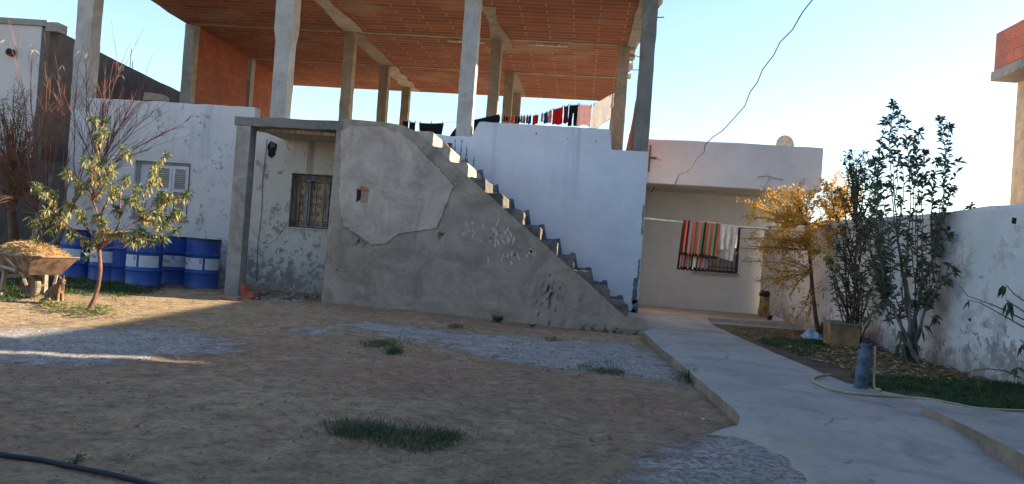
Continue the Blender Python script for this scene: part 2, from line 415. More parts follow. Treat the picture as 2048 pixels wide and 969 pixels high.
def sheet(name, outline, zt, mats, thick=.12, edgej=.02, sub=.14, seed=1, fine=0):
    """slab from an outline; zt(x,y) is its top"""
    pts = jag(outline, sub, edgej, seed)
    bm = bmesh.new()
    top = [bm.verts.new((x, y, 0)) for x, y in pts]
    f = bm.faces.new(top)
    bmesh.ops.triangulate(bm, faces=[f])
    bmesh.ops.subdivide_edges(bm, edges=bm.edges[:], cuts=1)
    for _ in range(6 if fine else 2):
        bmesh.ops.subdivide_edges(bm, edges=[e for e in bm.edges if e.calc_length() > fine and (fine == .5 or e.verts[0].co.y < 6.5)] if fine else [e for e in bm.edges if e.calc_length() > .5], cuts=1)
        bmesh.ops.triangulate(bm, faces=bm.faces[:])
    be = [e for e in bm.edges if e.is_boundary]
    ext = bmesh.ops.extrude_edge_only(bm, edges=be)
    sv = {g for g in ext['geom'] if isinstance(g, bmesh.types.BMVert)}
    sf = [g for g in ext['geom'] if isinstance(g, bmesh.types.BMFace)]
    for f in sf: f.material_index = 1
    for v in bm.verts: v.co.z = zt(v.co.x, v.co.y)-(thick if v in sv else 0)
    bmesh.ops.recalc_face_normals(bm, faces=bm.faces[:])
    me = bpy.data.meshes.new(name); bm.to_mesh(me); bm.free()
    for m in mats: me.materials.append(m)
    o = bpy.data.objects.new(name, me); COL.objects.link(o); tag(o, kind='structure'); return o
def zpath(x, y):
    z = .075*sm(5.0, 6.3, y) + .015 + .05*sm(14, 15.5, y) + .006*nz(x, y, 0, 1.2)
    if y < 6.2:      # the worn near edge sinks under the soil
        d = x-(.42+.2*(y-1.2)*.9) + .55*nz(x, y, 8, 1.3) + .18*nz(x, y, 2, 4.5)
        z -= .075*(1-sm(-.35, .35, d))*(1-sm(5.3, 6.0, y))
    return z
g1 = G(1480, 838, .06); e1 = G(1292, 672, .07)
sheet('path', [(e1.x, 11.85), (1.155, 12.2), (1.16, 15.6), (2.62, 15.6), (2.52, 14.6), (2.60, 12), (2.72, 9.6), (2.80, 8.15), (3.3, 7.45), (3.72, 7.05), (4.4, 6.75),
      (5.6, 6.5), (6.5, 5), (6.5, 1.2), (-1.2, 1.2), (-.7, 3.2), (-.2, 4.3), (.35, 5.1), (.9, 5.5), (1.24, 5.75), (g1.x, g1.y), (1.2, 8.4), (1.12, 10)], zpath, [M['path'], M['kerb']], .14, .009, fine=.13)
sheet('raised_path_slab', [(2.93, 6.72), (3.4, 6.80), (4.2, 6.62), (6.6, 6.35), (6.6, 1.2), (2.70, 1.2), (2.80, 4.0), (2.88, 5.4)], lambda x, y: .155+.004*nz(x, y, 0, 1), [M['path'], M['kerb']], .14, .014, seed=5)
M['terrace'] = concrete('cream terrace screed', (.40, .345, .28), .22, .35)
sheet('terrace_paving', [(1.16, 15.55), (2.45, 15.6), (3.2, 15.75), (4.75, 15.9), (4.7, 18.6), (1.16, 18.6)], lambda x, y: .13, [M['terrace'], M['terrace']], .12, .01, seed=3)
sheet('terrace_step', [(2.48, 14.95), (3.2, 14.92), (4.85, 15.1), (4.85, 15.62), (3.2, 15.55), (2.5, 15.45)], lambda x, y: .075, [M['concrete'], M['concrete_dark']], .1, .012, seed=4)
q = N('dark garden soil'); n1 = q.noise(2, 7, .7); n2 = q.noise(22, 6, .75)
c = q.mix(q.ramp(n1, .3, .7), (.085, .062, .042), (.16, .115, .075)); c = q.mix(q.math('MULTIPLY', q.ramp(n2, .5, .7), .6), c, (.05, .04, .028))
M['soil'] = q.out(c, .95, n2, .8, .04)
sheet('garden_bed', [(2.5, 15.0), (2.58, 12), (2.7, 9.6), (2.78, 8.1), (3.3, 7.35), (3.75, 7.0), (6.2, 6.3), (5.5, 8), (5.3, 9.3), (4.85, 13), (4.8, 15.0)], lambda x, y: .035+.035*(nz(x, y, 4, 1.6)+.3), [M['soil'], M['soil']], .1, .05, seed=9)

# ------------------------------------------------------------------ main unfinished house
YW = 14.1
H = thing('unfinished_house', (-4.3, YW, 0), 'unfinished house with an outside staircase and an open brick and concrete upper storey', 'house')
def wallpiece(mb, x0, x1, z0, topf, holes, y0, y1, step=.1):
    xs = sorted({x0, x1} | {h[0] for h in holes} | {h[1] for h in holes})
    for a, b in zip(xs[:-1], xs[1:]):
        hh = [h for h in holes if h[0] <= a+1e-6 and h[1] >= b-1e-6]
        k = max(1, int((b-a)/step)); top = [(b-(b-a)*i/k, topf(b-(b-a)*i/k)) for i in range(k+1)]
        if not hh: mb.prism([(a, z0), (b, z0)] + top, y0, y1)
        else:
            h = hh[0]
            mb.box(a, b, y0, y1, z0, h[2]); mb.prism([(a, h[3]), (b, h[3])] + top, y0, y1)
# left white wall
WL = (-8.60, -7.48, 1.32, 2.40); WG = (-5.48, -4.20, 1.33, 2.35)
mb = MB(); wallpiece(mb, -9.98, -6.30, -.1, lambda x: 3.55+.02*nz(x, 0, 0, 3)+(-.25 if x < -9.72 else 0)+.01*nz(x, 5, 0, 12), [WL], YW, YW+.25)
wl = mb.build('wall', M['whiteleft'], H); wl['label'] = 'old whitewashed wall with shuttered window'
mb = MB(); wallpiece(mb, -6.30, -2.9, -.1, lambda x: 3.08, [WG], YW, YW+.25)
w2 = mb.build('wall', M['porchwall'], H); w2['label'] = 'dirty cream wall inside the porch'
# broken hole with brick showing at the porch wall top
mb = MB(); mb.prism(jag([(-5.98, 2.66), (-5.90, 2.60), (-5.83, 2.68), (-5.82, 2.88), (-5.94, 2.93), (-6.0, 2.84)], .05, .012, 4), YW-.006, YW+.05)
mb.cur = 1; mb.prism([(-5.94, 2.80), (-5.85, 2.82), (-5.86, 2.90), (-5.93, 2.90)], YW-.012, YW+.04)
mb.build('wall_hole', [M['dark'], M['rebar']], H)
# right bright white wall, stepped top
def topr(x):
    if x < -2.15: return 3.23+.02*(nz(x, 0, 0, 5))
    if x < -1.98: return 3.23+.29*sm(-2.15, -1.98, x)
    if x < .46: return 3.52+.010*nz(x, 0, 0, 6)
    return 3.15+.015*nz(x, 0, 0, 14)
mb = MB(); wallpiece(mb, -2.9, .46, -.1, topr, [], YW, YW+.25, .05); mb.cur = 0
wallpiece(mb, .46, 1.13, -.1, lambda x: 3.15+.012*nz(x, 0, 0, 14), [], YW, YW+.25, .05)
RISE, RUN, NS = .232, .302, 13
def stepx(k): return 1.13-RUN*(k-1)
mb.cur = 1
up = []; lo = []
r_ = random.Random(3)
for k in range(1, NS+1):
    xr = stepx(k)+.02; xl = stepx(k+1)+.02; zt = RISE*k + r_.uniform(.015, .06)
    if k == 1: xr -= .05
    for j in range(5):
        t = j/5; up.append((xr+(xl-xr)*t, zt+r_.uniform(-.012, .012)+(.04*r_.random() if j in (0, 1) else 0)))
lo = [(stepx(NS+1), RISE*NS-.05), (stepx(2), .2), (stepx(1)-.03, 0.0)]
mb.prism(up+lo, YW-.004, YW+.1)
mb.cur = 1
for xx, zz_, ww, hh in ((1.06, .62, .05, .25), (1.10, 1.0, .02, .2), (1.08, .25, .06, .22), (1.11, 1.9, .015, .3), (-.93, 3.36, .018, .02), (.17, 3.28, .012, .015), (-.35, 3.3, .01, .012), (-2.3, 3.0, .01, .18), (-2.42, 2.95, .012, .22), (-2.2, 2.85, .01, .2), (-2.05, 2.7, .01, .16), (-2.52, 2.85, .012, .25)):
    mb.prism(jag([(xx-ww, zz_-hh), (xx+ww, zz_-hh*.8), (xx+ww*.8, zz_+hh), (xx-ww*.7, zz_+hh*.9)], .03, .009, int(zz_*100)), YW-.004, YW+.02)
w3 = mb.build('wall', [M['whiteright'], M['bandblue']], H); w3['label'] = 'fresh bluish white wall behind the staircase'
# back and side walls of the ground floor
mb = MB(); mb.box(.9, 1.13, YW+.25, 24.2, -.1, 3.15); mb.box(-9.98, -9.75, YW+.25, 24.2, -.1, 3.2); mb.box(-9.75, .9, 24.0, 24.2, -.1, 3.0)
mb.build('wall', M['whiteleft'], H)
mb = MB(); mb.box(-9.75, .9, YW+.25, 24.0, 2.86, 3.05); mb.build('floor_slab', M['concrete'], H)
# roof slab with broken edges
EDR = [(1.16, 13.6), (1.2, 14.8), (1.19, 15.7), (1.16, 17.0), (1.10, 17.5), (.98, 18.3), (1.02, 18.9), (.93, 19.6), (.97, 21), (.90, 22.0), (1.0, 24.3), (.85, 24.7)]
EDL = [(-6.0, 24.85), (-10.05, 24.9), (-10.08, 23), (-9.98, 21), (-10.04, 19), (-9.93, 17.6), (-9.84, 16.2), (-9.95, 15), (-9.98, 13.6)]
out = jag(EDR, .22, .045, 5, False) + jag(EDL, .4, .03, 6, False)
mb = MB(); mb.vprism(out, 6.15, 6.36)
roof = mb.build('roof_slab', [M['ceilbrick'], M['concrete']], H)
for p_ in roof.data.polygons:
    if p_.normal.z > -.5: p_.material_index = 1
def strip(pts, wf, seed, z=6.146, th=.02):
    """patchy beam soffit lying against the slab"""
    r_ = random.Random(seed); L = []; Rr = []
    for i, (x, y) in enumerate(pts):
        a = pts[max(0, i-1)]; b = pts[min(len(pts)-1, i+1)]; d = Vector((b[0]-a[0], b[1]-a[1])).normalized()
        w = wf(i/(len(pts)-1)) if callable(wf) else wf
        L.append((x-d.y*(w/2+r_.uniform(-.012, .012)), y+d.x*(w/2+r_.uniform(-.02, .02)))); Rr.append((x+d.y*(w/2+r_.uniform(-.012, .012)), y-d.x*(w/2+r_.uniform(-.02, .02))))
    m_ = MB(); m_.vprism(L+Rr[::-1], z-th, z+.002); return m_
def pl(a, b, n): return [(a[0]+(b[0]-a[0])*i/n, a[1]+(b[1]-a[1])*i/n) for i in range(n+1)]
CX = [-9.85, -5.84, -2.28, 1.0]
mats_soffit = [M['concrete_brown']]
for yb, w_ in ((18.0, .15), (21.3, .13)):
    strip(pl((-9.8, yb), (.95, yb+.05), 60), w_, int(yb), 6.149, .015).build('beam', M['concrete_brown'], roof)
strip(pl((-5.75, 14.0), (-5.72, 17.9), 22), lambda t: .38+.1*math.sin(9*t), 3, 6.149, .022).build('beam', M['oldplaster'], roof)
strip(pl((-5.78, 18.15), (-5.74, 21.2), 22), lambda t: .40, 4, 6.149, .02).build('beam', M['concrete_brown'], roof)
strip(pl((-5.76, 21.4), (-5.74, 24.6), 22), lambda t: .42+.08*math.sin(20*t), 5, 6.149, .02).build('beam', M['oldplaster'], roof)
strip(pl((-2.22, 15.6), (-2.20, 18.9), 22), lambda t: .34+.14*math.sin(3+6*t), 6, 6.149, .02).build('beam', M['concrete_brown'], roof)
strip(pl((-2.22, 21.4), (-2.20, 24.6), 22), lambda t: .34, 7, 6.149, .02).build('beam', M['concrete_brown'], roof)
strip(pl((.98, 14.2), (.90, 18.0), 22), lambda t: .34-.1*t, 8, 6.149, .03).build('beam', M['concrete'], roof)
for x, y in ((-3.5, 18.25), (-1.5, 18.2)):
    mb = MB(); mb.box(x, x+.9, y, y+.09, 6.10, 6.147); mb.build('formwork_board', M['woodlight'], roof)
# broken clay ends, drips of cement and rebars along the right edge
mb = MB(); r_ = random.Random(8)
for i in range(46):
    y = r_.uniform(14.2, 24.2); x = 1.17-.2*sm(16.5, 19, y)+r_.uniform(-.10, .03); s_ = r_.uniform(.03, .09)
    mb.obox((x, y, 6.14+r_.uniform(-.05, .12)), (s_, 0, r_.uniform(-.02, .02)), (0, s_*1.4, 0), (0, 0, s_*.6))
mb.build('broken_edge', M['concrete_light'], roof)
for a, b in (((1.1, 16.2, 6.24), (1.42, 16.15, 6.25)), ((.9, 20.7, 6.22), (1.32, 20.65, 6.22)), ((.9, 19.2, 6.25), (1.15, 19.3, 6.22))):
    mb = MB(); mb.tube([a, b], .013, 5); mb.build('rebar', M['rebar'], roof)
mb = MB(); mb.tube([(1.1, 18.0, 6.2), (1.22, 17.7, 5.95), (1.16, 17.5, 5.75), (1.2, 17.3, 5.6)], .006, 4); mb.build('rebar', M['rebar'], roof)
# columns
def column(x, y, w, z0, z1, mat, seed, flare=None):
    mb = MB(); r_ = random.Random(seed); n = 14; b = len(mb.v)
    lv = [z0+(z1-z0)*i/n for i in range(n+1)]
    for i, z in enumerate(lv):
        for (sx, sy) in ((-1, -1), (1, -1), (1, 1), (-1, 1)):
            j = r_.uniform(-.006, .006); ww = w
            if flare and z > flare: ww = w*1.22
            mb.v.append((x+sx*(ww/2+j), y+sy*(ww/2+r_.uniform(-.006, .006)), z))
    for i in range(n):
        for k in range(4): k2 = (k+1) % 4; mb.face([b+i*4+k, b+i*4+k2, b+i*4+4+k2, b+i*4+4+k])
    mb.face([b, b+3, b+2, b+1]); mb.face([b+n*4+k for k in range(4)])
    return mb.build('column', mat, H)
ZT = 6.149
column(-9.86, YW+.16, .315, 3.28, ZT, M['concrete_light'], 1)
column(-5.86, YW+.16, .29, 3.09, ZT, M['concrete_light'], 2, 4.9)
column(-2.29, YW+.17, .285, 3.2, ZT, M['concrete_light'], 3)
column(.99, YW+.16, .26, 3.16, ZT, M['concrete_dark'], 4)
for i, y in enumerate((18.0, 21.3, 24.0)):
    for j, x in enumerate(CX):
        if x == 1.0 and i == 1: continue
        xx = x if x < 1 else (.72 if i == 0 else .8)
        column(xx, y+.14, .25, 3.05, ZT, M['concrete_brown'] if j not in (0,) else M['concrete'], 10+i*4+j)
# left brick wall of upper storey
mb = MB(); prof = [(18.26, 3.05), (21.18, 3.05)] + [(21.18, 6.16), (18.26, 6.16)]
mb.xprism(prof, -9.95, -9.76); a_ = mb.build('brick_wall', M['wallbrick'], H)
mb = MB(); prof = [(21.46, 3.05), (23.88, 3.05)] + [(23.88, 6.16), (21.46, 6.16)]
mb.xprism(prof, -9.95, -9.76); mb.build('brick_wall', M['wallbrick'], H)
mb = MB(); prof = [(14.3, 3.05), (17.9, 3.05), (17.9, 3.6)] + jag([(17.2, 3.75), (16.0, 4.0), (15.4, 4.28), (14.3, 4.6)], .2, .04, 9, False)
mb.xprism(prof, .90, 1.08); b_ = mb.build('brick_wall', M['wallbrick'], H); b_['label'] = 'low broken brick wall at the right edge'
# porch
mb = MB(); mb.box(-5.80, -5.56, 12.33, 12.58, -.05, 2.94); pp = mb.build('porch_post', M['concrete'], H)
mb = MB(); mb.prism(jag([(-5.84, 2.94), (-4.0, 2.955), (-4.0, 3.11), (-5.84, 3.085)], .2, .008, 2), 12.32, 12.56); mb.build('porch_beam', M['concrete_dark'], H)
mb = MB(); mb.box(-5.70, -4.2, 12.57, 14.09, 2.97, 3.07); mb.build('porch_roof', M['concrete_light'], H)
mb = MB(); mb.obox((-4.93, 12.70, 2.935), (.70, 0, -.008), (0, .07, 0), (0, 0, .025)); mb.build('formwork_board', M['woodlight'], H)
# staircase
ST = None
mb = MB()
low = []
for k in range(1, NS+1): pass
zig = [(-4.31, -.1), (1.12, -.1)]
def zl(x): return RISE*((1.13-x)/RUN)
mb.prism([(-4.12, -.1), (.75, -.1), (.75, zl(.75)-.16), (-2.62, zl(-2.62)-.16), (-2.9, 2.95), (-2.95, 3.0), (-4.07, 3.05)], 12.36, 14.08)
stc = mb.build('staircase', M['concrete'], H)
for k in range(1, NS+1):
    xr = stepx(k)+.01; xl = stepx(k+1)-.09; zt = RISE*k; mb = MB(); rr = random.Random(k)
    y0, y1 = 12.345, 14.09
    poly = [(xl, zt-.2), (xr, zt-RISE+.004), (xr, zt-.03), (xr-.02, zt), (xl, zt)]
    if k == 1: poly = [(xl, -.05), (1.16, -.05), (1.15, zt-.02), (1.12, zt), (xl, zt)]
    poly = jag(poly, .05, .009, k)
    n_ = len(poly); ys = [y0, y0+.03] + list(np.linspace(y0+.3, y1, 4))
    b0 = len(mb.v)
    for yy in ys:
        for (px_, pz_) in poly: mb.v.append((px_+rr.uniform(-.006, .006), yy, pz_+rr.uniform(-.007, .007)))
    for i in range(len(ys)-1):
        for j in range(n_): j2 = (j+1) % n_; mb.face([b0+i*n_+j, b0+i*n_+j2, b0+(i+1)*n_+j2, b0+(i+1)*n_+j])
    mb.face([b0+j for j in range(n_)]); mb.face([b0+(len(ys)-1)*n_+j for j in range(n_)][::-1])
    mb.build('step', (M['rubblesunlit'] if k > 10 else M['rubble']) if k > 1 else M['stairplaster'], stc)
# plaster face of the staircase, its diagonal top edge lies under the noses
up = [(x, zl(x)+.028+.012*nz(x, 0, 0, 2.3)+.006*nz(x, 3, 0, 14)) for x in np.arange(.80, -2.50, -.08)]
outl = [(-4.14, -.1), (1.13, -.1), (1.135, .24), (.98, .26), (.88, .27)] + up + [(-2.62, 2.90), (-2.8, 3.02), (-3.0, 3.1), (-3.3, 3.13), (-4.05, 3.15), (-4.095, 3.1)]
mb = MB(); mb.prism(jag(outl, .3, .005, 11), 12.33, 12.362)
# older paler coat with a ragged lower edge
mb.cur = 1
pc = [P(px, py, Y=12.32) for px, py in ((682, 262), (678, 400), (686, 450), (712, 468), (742, 490), (772, 487), (800, 466), (838, 462), (872, 456), (884, 430), (898, 392), (907, 372), (893, 355), (862, 322), (830, 290), (800, 266), (760, 254), (700, 252))]
cx0 = sum(p.x for p in pc)/len(pc); cz0 = sum(p.z for p in pc)/len(pc)
mb.cur = 4; mb.prism(jag([(p.x+.016*(1 if p.x > cx0 else -.2), p.z-(.022 if p.z < cz0 else -.0)) for p in pc], .035, .016, 14), 12.326, 12.342); mb.cur = 1
mb.prism(jag([(p.x, p.z) for p in pc], .045, .012, 13), 12.322, 12.34)
mb.cur = 2
r_ = random.Random(21)
for (cx_, cz_, n_, sx, sz, mi) in ((1010, 478, 34, 46, 42, 2), (935, 458, 7, 14, 18, 2), (1075, 505, 8, 18, 12, 2), (1022, 515, 8, 20, 8, 2), (1100, 590, 22, 24, 42, 3), (720, 480, 8, 12, 10, 3), (880, 470, 5, 12, 6, 3)):
    for i in range(n_):
        p = P(cx_+r_.gauss(0, sx*.55), cz_+r_.gauss(0, sz*.55), Y=12.32); mb.cur = mi
        if p.z > zl(p.x)-.25: continue
        a_ = r_.uniform(-.5, .5)+(.35 if mi == 3 else -.15); L_ = r_.uniform(.03, .085); w_ = r_.uniform(.008, .02)
        dx, dz = math.sin(a_)*L_, math.cos(a_)*L_; ex, ez = math.cos(a_)*w_, -math.sin(a_)*w_
        mb.prism(jag([(p.x-dx, p.z-dz), (p.x-dx*.3+ex, p.z-dz*.3+ez), (p.x+dx*.6+ex, p.z+dz*.6+ez), (p.x+dx, p.z+dz), (p.x+dx*.3-ex, p.z+dz*.3-ez), (p.x-dx*.6-ex, p.z-dz*.6-ez)], .03, .004, i), 12.327, 12.345)
for px, py in ((688, 342), (674, 540), (878, 336), (1160, 600)):
    p = P(px, py, Y=12.32); mb.cur = 3; mb.prism(jag([(p.x-.022, p.z-.02), (p.x+.022, p.z-.012), (p.x+.02, p.z+.02), (p.x-.02, p.z+.016)], .02, .005, px), 12.326, 12.345)
mb.build('render_coat', [M['stairplaster'], M['oldplaster'], M['plasterlight'], M['plasterdark'], M['concrete_dark']], stc)
p = P(725, 390, Y=12.3)
mb = MB(); mb.prism([(p.x-.10, p.z-.12), (p.x-.03, p.z-.07), (p.x-.03, p.z+.08), (p.x-.10, p.z+.08)], 12.312, 12.34); mb.cur = 1
mb.prism([(p.x-.12, p.z+.08), (p.x+.10, p.z+.08), (p.x+.06, p.z+.12), (p.x, p.z+.15), (p.x-.06, p.z+.12)], 12.29, 12.34); mb.cur = 2
mb.prism([(p.x-.03, p.z-.12), (p.x+.08, p.z-.12), (p.x+.08, p.z+.08), (p.x-.03, p.z+.08)], 12.314, 12.34)
mb.build('wall_niche', [M['dark'], M['terracotta'], simple('pink clay', (.34, .22, .18), .9, .15)], H)
# kerb of rubble at the foot
mb = MB(); r_ = random.Random(5)
for i in range(60):
    x = r_.uniform(.05, 1.15); s_ = r_.uniform(.015, .045)
    mb.obox((x, 12.30-r_.uniform(0, .05), gz(x, 12.3)+r_.uniform(0, .09)), (s_, s_*.2, 0), (0, s_*.7, .2*s_), (-.1*s_, 0, s_*.5))
mb.build('loose_footing', M['concrete_brown'], stc)

# shuttered window
fr = thing  # (alias kept short)
mb = MB(); x0, x1, z0, z1 = WL
mb.box(x0, x0+.07, YW+.06, YW+.12, z0, z1); mb.box(x1-.04, x1, YW+.06, YW+.12, z0, z1); mb.box(x0+.07, x1-.04, YW+.06, YW+.12, z1-.05, z1); mb.box(x0+.07, x1-.04, YW+.06, YW+.12, z0, z0+.04)
win = mb.build('window', M['frame'], H); win['label'] = 'louvred white shutter window in the old wall'
mb = MB(); mb.box(x0-.03, x1+.03, YW-.03, YW+.06, z0-.045, z0-.002); mb.build('sill', M['concrete'], win)
mb = MB(); mb.box(x0+.07, -8.20, YW+.09, YW+.11, z0+.04, z1-.05); mb.build('pane', M['housewall'], win)
for a, b in ((-8.18, -7.86), (-7.85, -7.53)):
    mb = MB(); mb.box(a, a+.05, YW+.03, YW+.075, z0+.05, z1-.06); mb.box(b-.05, b, YW+.03, YW+.075, z0+.05, z1-.06)
    for zz_ in (z0+.05, (z0+z1)/2-.02, z1-.12): mb.box(a+.05, b-.05, YW+.03, YW+.075, zz_, zz_+.06)
    nsl = 24
    for i in range(nsl):
        zc = z0+.12+(z1-z0-.24)*i/(nsl-1)
        mb.obox(((a+b)/2, YW+.055, zc), ((b-a)/2-.05, 0, 0), (0, .016, -.012), (0, .002, .003))
    mb.build('shutter', M['shutter'], win)
mb = MB(); mb.box(x0, x1, YW+.13, YW+.14, z0, z1); mb.build('pane', M['dark'], win)
# grille window
x0, x1, z0, z1 = WG
mb = MB(); mb.box(x0, x0+.05, YW+.14, YW+.2, z0, z1); mb.box(x1-.05, x1, YW+.14, YW+.2, z0, z1); mb.box(x0+.05, x1-.05, YW+.14, YW+.2, z1-.12, z1); mb.box(x0+.05, x1-.05, YW+.14, YW+.2, z0, z0+.04); mb.box(x0+.24, x0+.33, YW+.14, YW+.2, z0+.04, z1-.12); mb.box(x0+.66, x0+.70, YW+.14, YW+.2, z0+.04, z1-.12)
gw = mb.build('window', M['frame'], H); gw['label'] = 'window with scrolled iron bars in the porch'
mb = MB(); mb.box(x0, x1, YW+.205, YW+.22, z0, z1); mb.build('pane', M['slat'], gw)
mb = MB(); mb.box(x0-.03, x1, YW-.025, YW+.06, z0-.03, z0-.002); mb.build('sill', M['sillwood'], gw)
mb = MB()
def scroll(mb, cx_, cz_, r_, flip=1, y=YW+.01, turns=1.6, rad=.005, start=0):
    pts = []
    for i in range(19):
        t = i/18; a = start+turns*2*math.pi*t; rr = r_*(1-.82*t); pts.append((cx_+flip*math.cos(a)*rr, y, cz_+math.sin(a)*rr))
    mb.tube(pts, rad, 4)
for z_ in (z0+.13, z1-.16): mb.bar((x0+.03, YW+.01, z_), (x1, YW+.01, z_), .012)
mb.bar((x0+.03, YW+.01, z0+.01), (x1, YW+.01, z0+.01), .014); mb.bar((x0+.03, YW+.01, z1-.02), (x1, YW+.01, z1-.02), .014)
for i in range(9):
    x_ = x0+.03+(x1-x0-.03)*i/8; mb.bar((x_, YW+.01, z0+.01 if i in (0, 8) else z0+.13), (x_, YW+.01, z1-.02 if i in (0, 8) else z1-.16), .011)
for i in range(5):
    cx_ = x0+.12+i*.2
    for z_ in (z0+.07, z1-.09): scroll(mb, cx_-.04, z_, .042, 1, start=0); scroll(mb, cx_+.04, z_, .042, -1, start=0)
for i in (1, 3, 4, 6):
    cx_ = x0+.09+i*.117
    for s_ in (-1, 1): scroll(mb, cx_, (z0+z1)/2+s_*.075, .05, 1 if i % 2 else -1, start=0); scroll(mb, cx_, (z0+z1)/2+s_*.24, .04, -1 if i % 2 else 1, start=1)
mb.build('grille', M['iron'], gw)
# cables on the porch wall
mb = MB(); mb.tube([(-6.03+.012*math.sin(z*5), YW-.012, z) for z in np.linspace(.25, 2.95, 14)], .007, 5)
mb.tube([(-6.2+.75*t, YW-.012, 1.25-.32*math.sin(math.pi*t)+.25*t*t) for t in np.linspace(0, 1, 14)], .004, 4)
mb.tube([(-5.2, YW-.01, 2.36+.6*t) for t in (0, .5, 1)], .004, 4)
for k in range(3):
    mb.tube([(-5.5+.02*k+.07*math.cos(a), YW-.03, 1.66+.05*k+.05*math.sin(a)) for a in np.linspace(0, 6.3, 14)], .004, 4)
mb.build('cable', M['cablegrey'], H)

# ------------------------------------------------------------------ cream house behind
HB = thing('cream_house', (3, 18.2, 0), 'low cream rendered house with deep overhanging parapet behind the clothes pole', 'house')
mb = MB(); hw_ = (2.68, 3.68, 1.02, 2.12)
wallpiece(mb, 1.2, 4.95, -.1, lambda x: 2.9, [hw_], 18.2, 18.45, 1); mb.build('wall', M['housewall'], HB)
mb = MB(); mb.prism([(1.2, 2.80), (4.82, 2.82)] + jag([(4.82, 3.73), (3.0, 3.735), (1.2, 3.705)], .3, .006, 2, False), 16.2, 16.4)
mb.box(4.64, 4.82, 16.4, 26, 2.82, 3.73)
mb.build('parapet', M['housewall'], HB)
mb = MB(); mb.box(1.2, 4.64, 16.4, 26, 2.81, 3.0); mb.box(4.7, 4.95, 18.45, 26, -.1, 2.8); mb.build('roof', M['concrete_light'], HB)
x0, x1, z0, z1 = hw_
mb = MB(); mb.box(x0, x0+.06, 18.19, 18.26, z0, z1); mb.box(x1-.06, x1, 18.19, 18.26, z0, z1); mb.box(x0+.06, x1-.06, 18.19, 18.26, z1-.05, z1); mb.box(x0+.06, x1-.06, 18.19, 18.26, z0, z0+.05)
w_ = mb.build('window', M['glassdark'], HB)
mb = MB(); mb.box(x0+.06, x1-.06, 18.3, 18.32, z0+.05, z1-.05); mb.build('pane', M['frame'], w_)
mb = MB()
for i in range(11): x_ = x0+.06+(x1-x0-.12)*i/10; mb.bar((x_, 18.17, z0), (x_, 18.17, z1), .013)
for z_ in (z0+.12, z0+.35, z0+.6, z1-.15): mb.bar((x0, 18.17, z_), (x1, 18.17, z_), .014)
mb.build('grille', M['iron'], w_)
mb = MB(); mb.box(x0-.03, x1+.03, 18.12, 18.2, z0-.05, z0); mb.build('sill', M['frame'], w_)
mb = MB(); p = P(1301, 290, Y=16.18); q2 = P(1297, 345, Y=16.18); mb.bar(p, q2, .03, .02); a = P(1301, 316, Y=16.17); mb.bar(a, a+Vector((.12, 0, -.005)), .02, .04)
mb.tube([a+Vector((.12, 0, 0)), a+Vector((.18, 0, -.03)), a+Vector((.22, 0, -.05))], .004, 4); mb.build('bracket', M['rebar'], HB)
mb = MB(); pts = [P(px, py, Y=16.17) for px, py in ((1515, 355), (1535, 352), (1552, 358), (1566, 360))]; mb.tube(pts, .008, 4)
pts = [P(px, py, Y=16.17) for px, py in ((1540, 355), (1532, 370), (1529, 378))]; mb.tube(pts, .006, 4); mb.build('cable', M['cablegrey'], HB)
mb = MB(); p = P(1302, 385, Y=16.6); mb.tube([p, p+Vector((.05, 0, .08)), p+Vector((.08, 0, .12))], .01, 4); mb.build('cable', M['cable'], HB)
# dish
p = P(1570, 291, Y=24.6)
D = thing('satellite_dish', (p.x, 24.6, 3.0), 'round grey beige satellite dish on the roof of the cream house', 'satellite dish')
mb = MB(); n = 28
for k in range(n): a = 2*math.pi*k/n; mb.v.append((p.x+.275*math.cos(a), 24.6+.03*math.sin(a), p.z+.02+.30*math.sin(a)))
mb.v.append((p.x+.02, 24.68, p.z+.02))
for k in range(n): mb.face([k, (k+1) % n, n])
for k in range(n): a = 2*math.pi*k/n; mb.v.append((p.x+.265*math.cos(a), 24.62+.03*math.sin(a), p.z+.02+.29*math.sin(a)))
mb.v.append((p.x+.02, 24.72, p.z+.02))
for k in range(n): mb.face([n+1+k, 2*n+1, n+1+(k+1) % n]); mb.face([k, n+1+k, n+1+(k+1) % n, (k+1) % n])
mb.build('reflector', M['terrace'], D)
mb = MB(); mb.tube([(p.x, 24.78, 3.0), (p.x, 24.78, p.z+.02), (p.x+.02, 24.70, p.z+.02)], .025, 8); mb.build('mast', M['steel'], D)
mb = MB(); mb.tube([(p.x, 24.6, p.z-.26), (p.x, 24.2, p.z-.06)], .012, 6); mb.obox((p.x, 24.18, p.z-.05), (.04, 0, 0), (0, .05, 0), (0, 0, .04)); mb.build('feed_arm', M['steel'], D)

# ------------------------------------------------------------------ courtyard wall on the right
def wx(y): return 5.19-(y-9.3)*.117
mb = MB(); ys = list(np.arange(1.0, 18.2, .2)); n = len(ys); b = 0
for y in ys:
    zt = 2.15+.02*nz(y, 0, 0, 2)+.012*nz(y, 4, 0, 9)+(.03 if y < 10.4 else 0)
    x = wx(y)
    for z_ in (-.1, .3, .9, 1.5, zt-.06): mb.v.append((x+.012*nz(y, z_, 1, 1.7), y, z_))
    mb.v.append((x+.02, y, zt)); mb.v.append((x+.2, y, zt)); mb.v.append((x+.22, y, -.1))
for i in range(n-1):
    for k in range(8): k2 = (k+1) % 8; mb.face([i*8+k, i*8+k2, (i+1)*8+k2, (i+1)*8+k])
mb.face(list(range(8))); mb.face([(n-1)*8+k for k in range(8)][::-1])
CW = mb.build('courtyard_wall', M['courtwall'], None, (wx(9), 9, 0)); tag(CW, 'patched whitewashed courtyard wall along the right side of the garden', 'wall')
mb = MB()
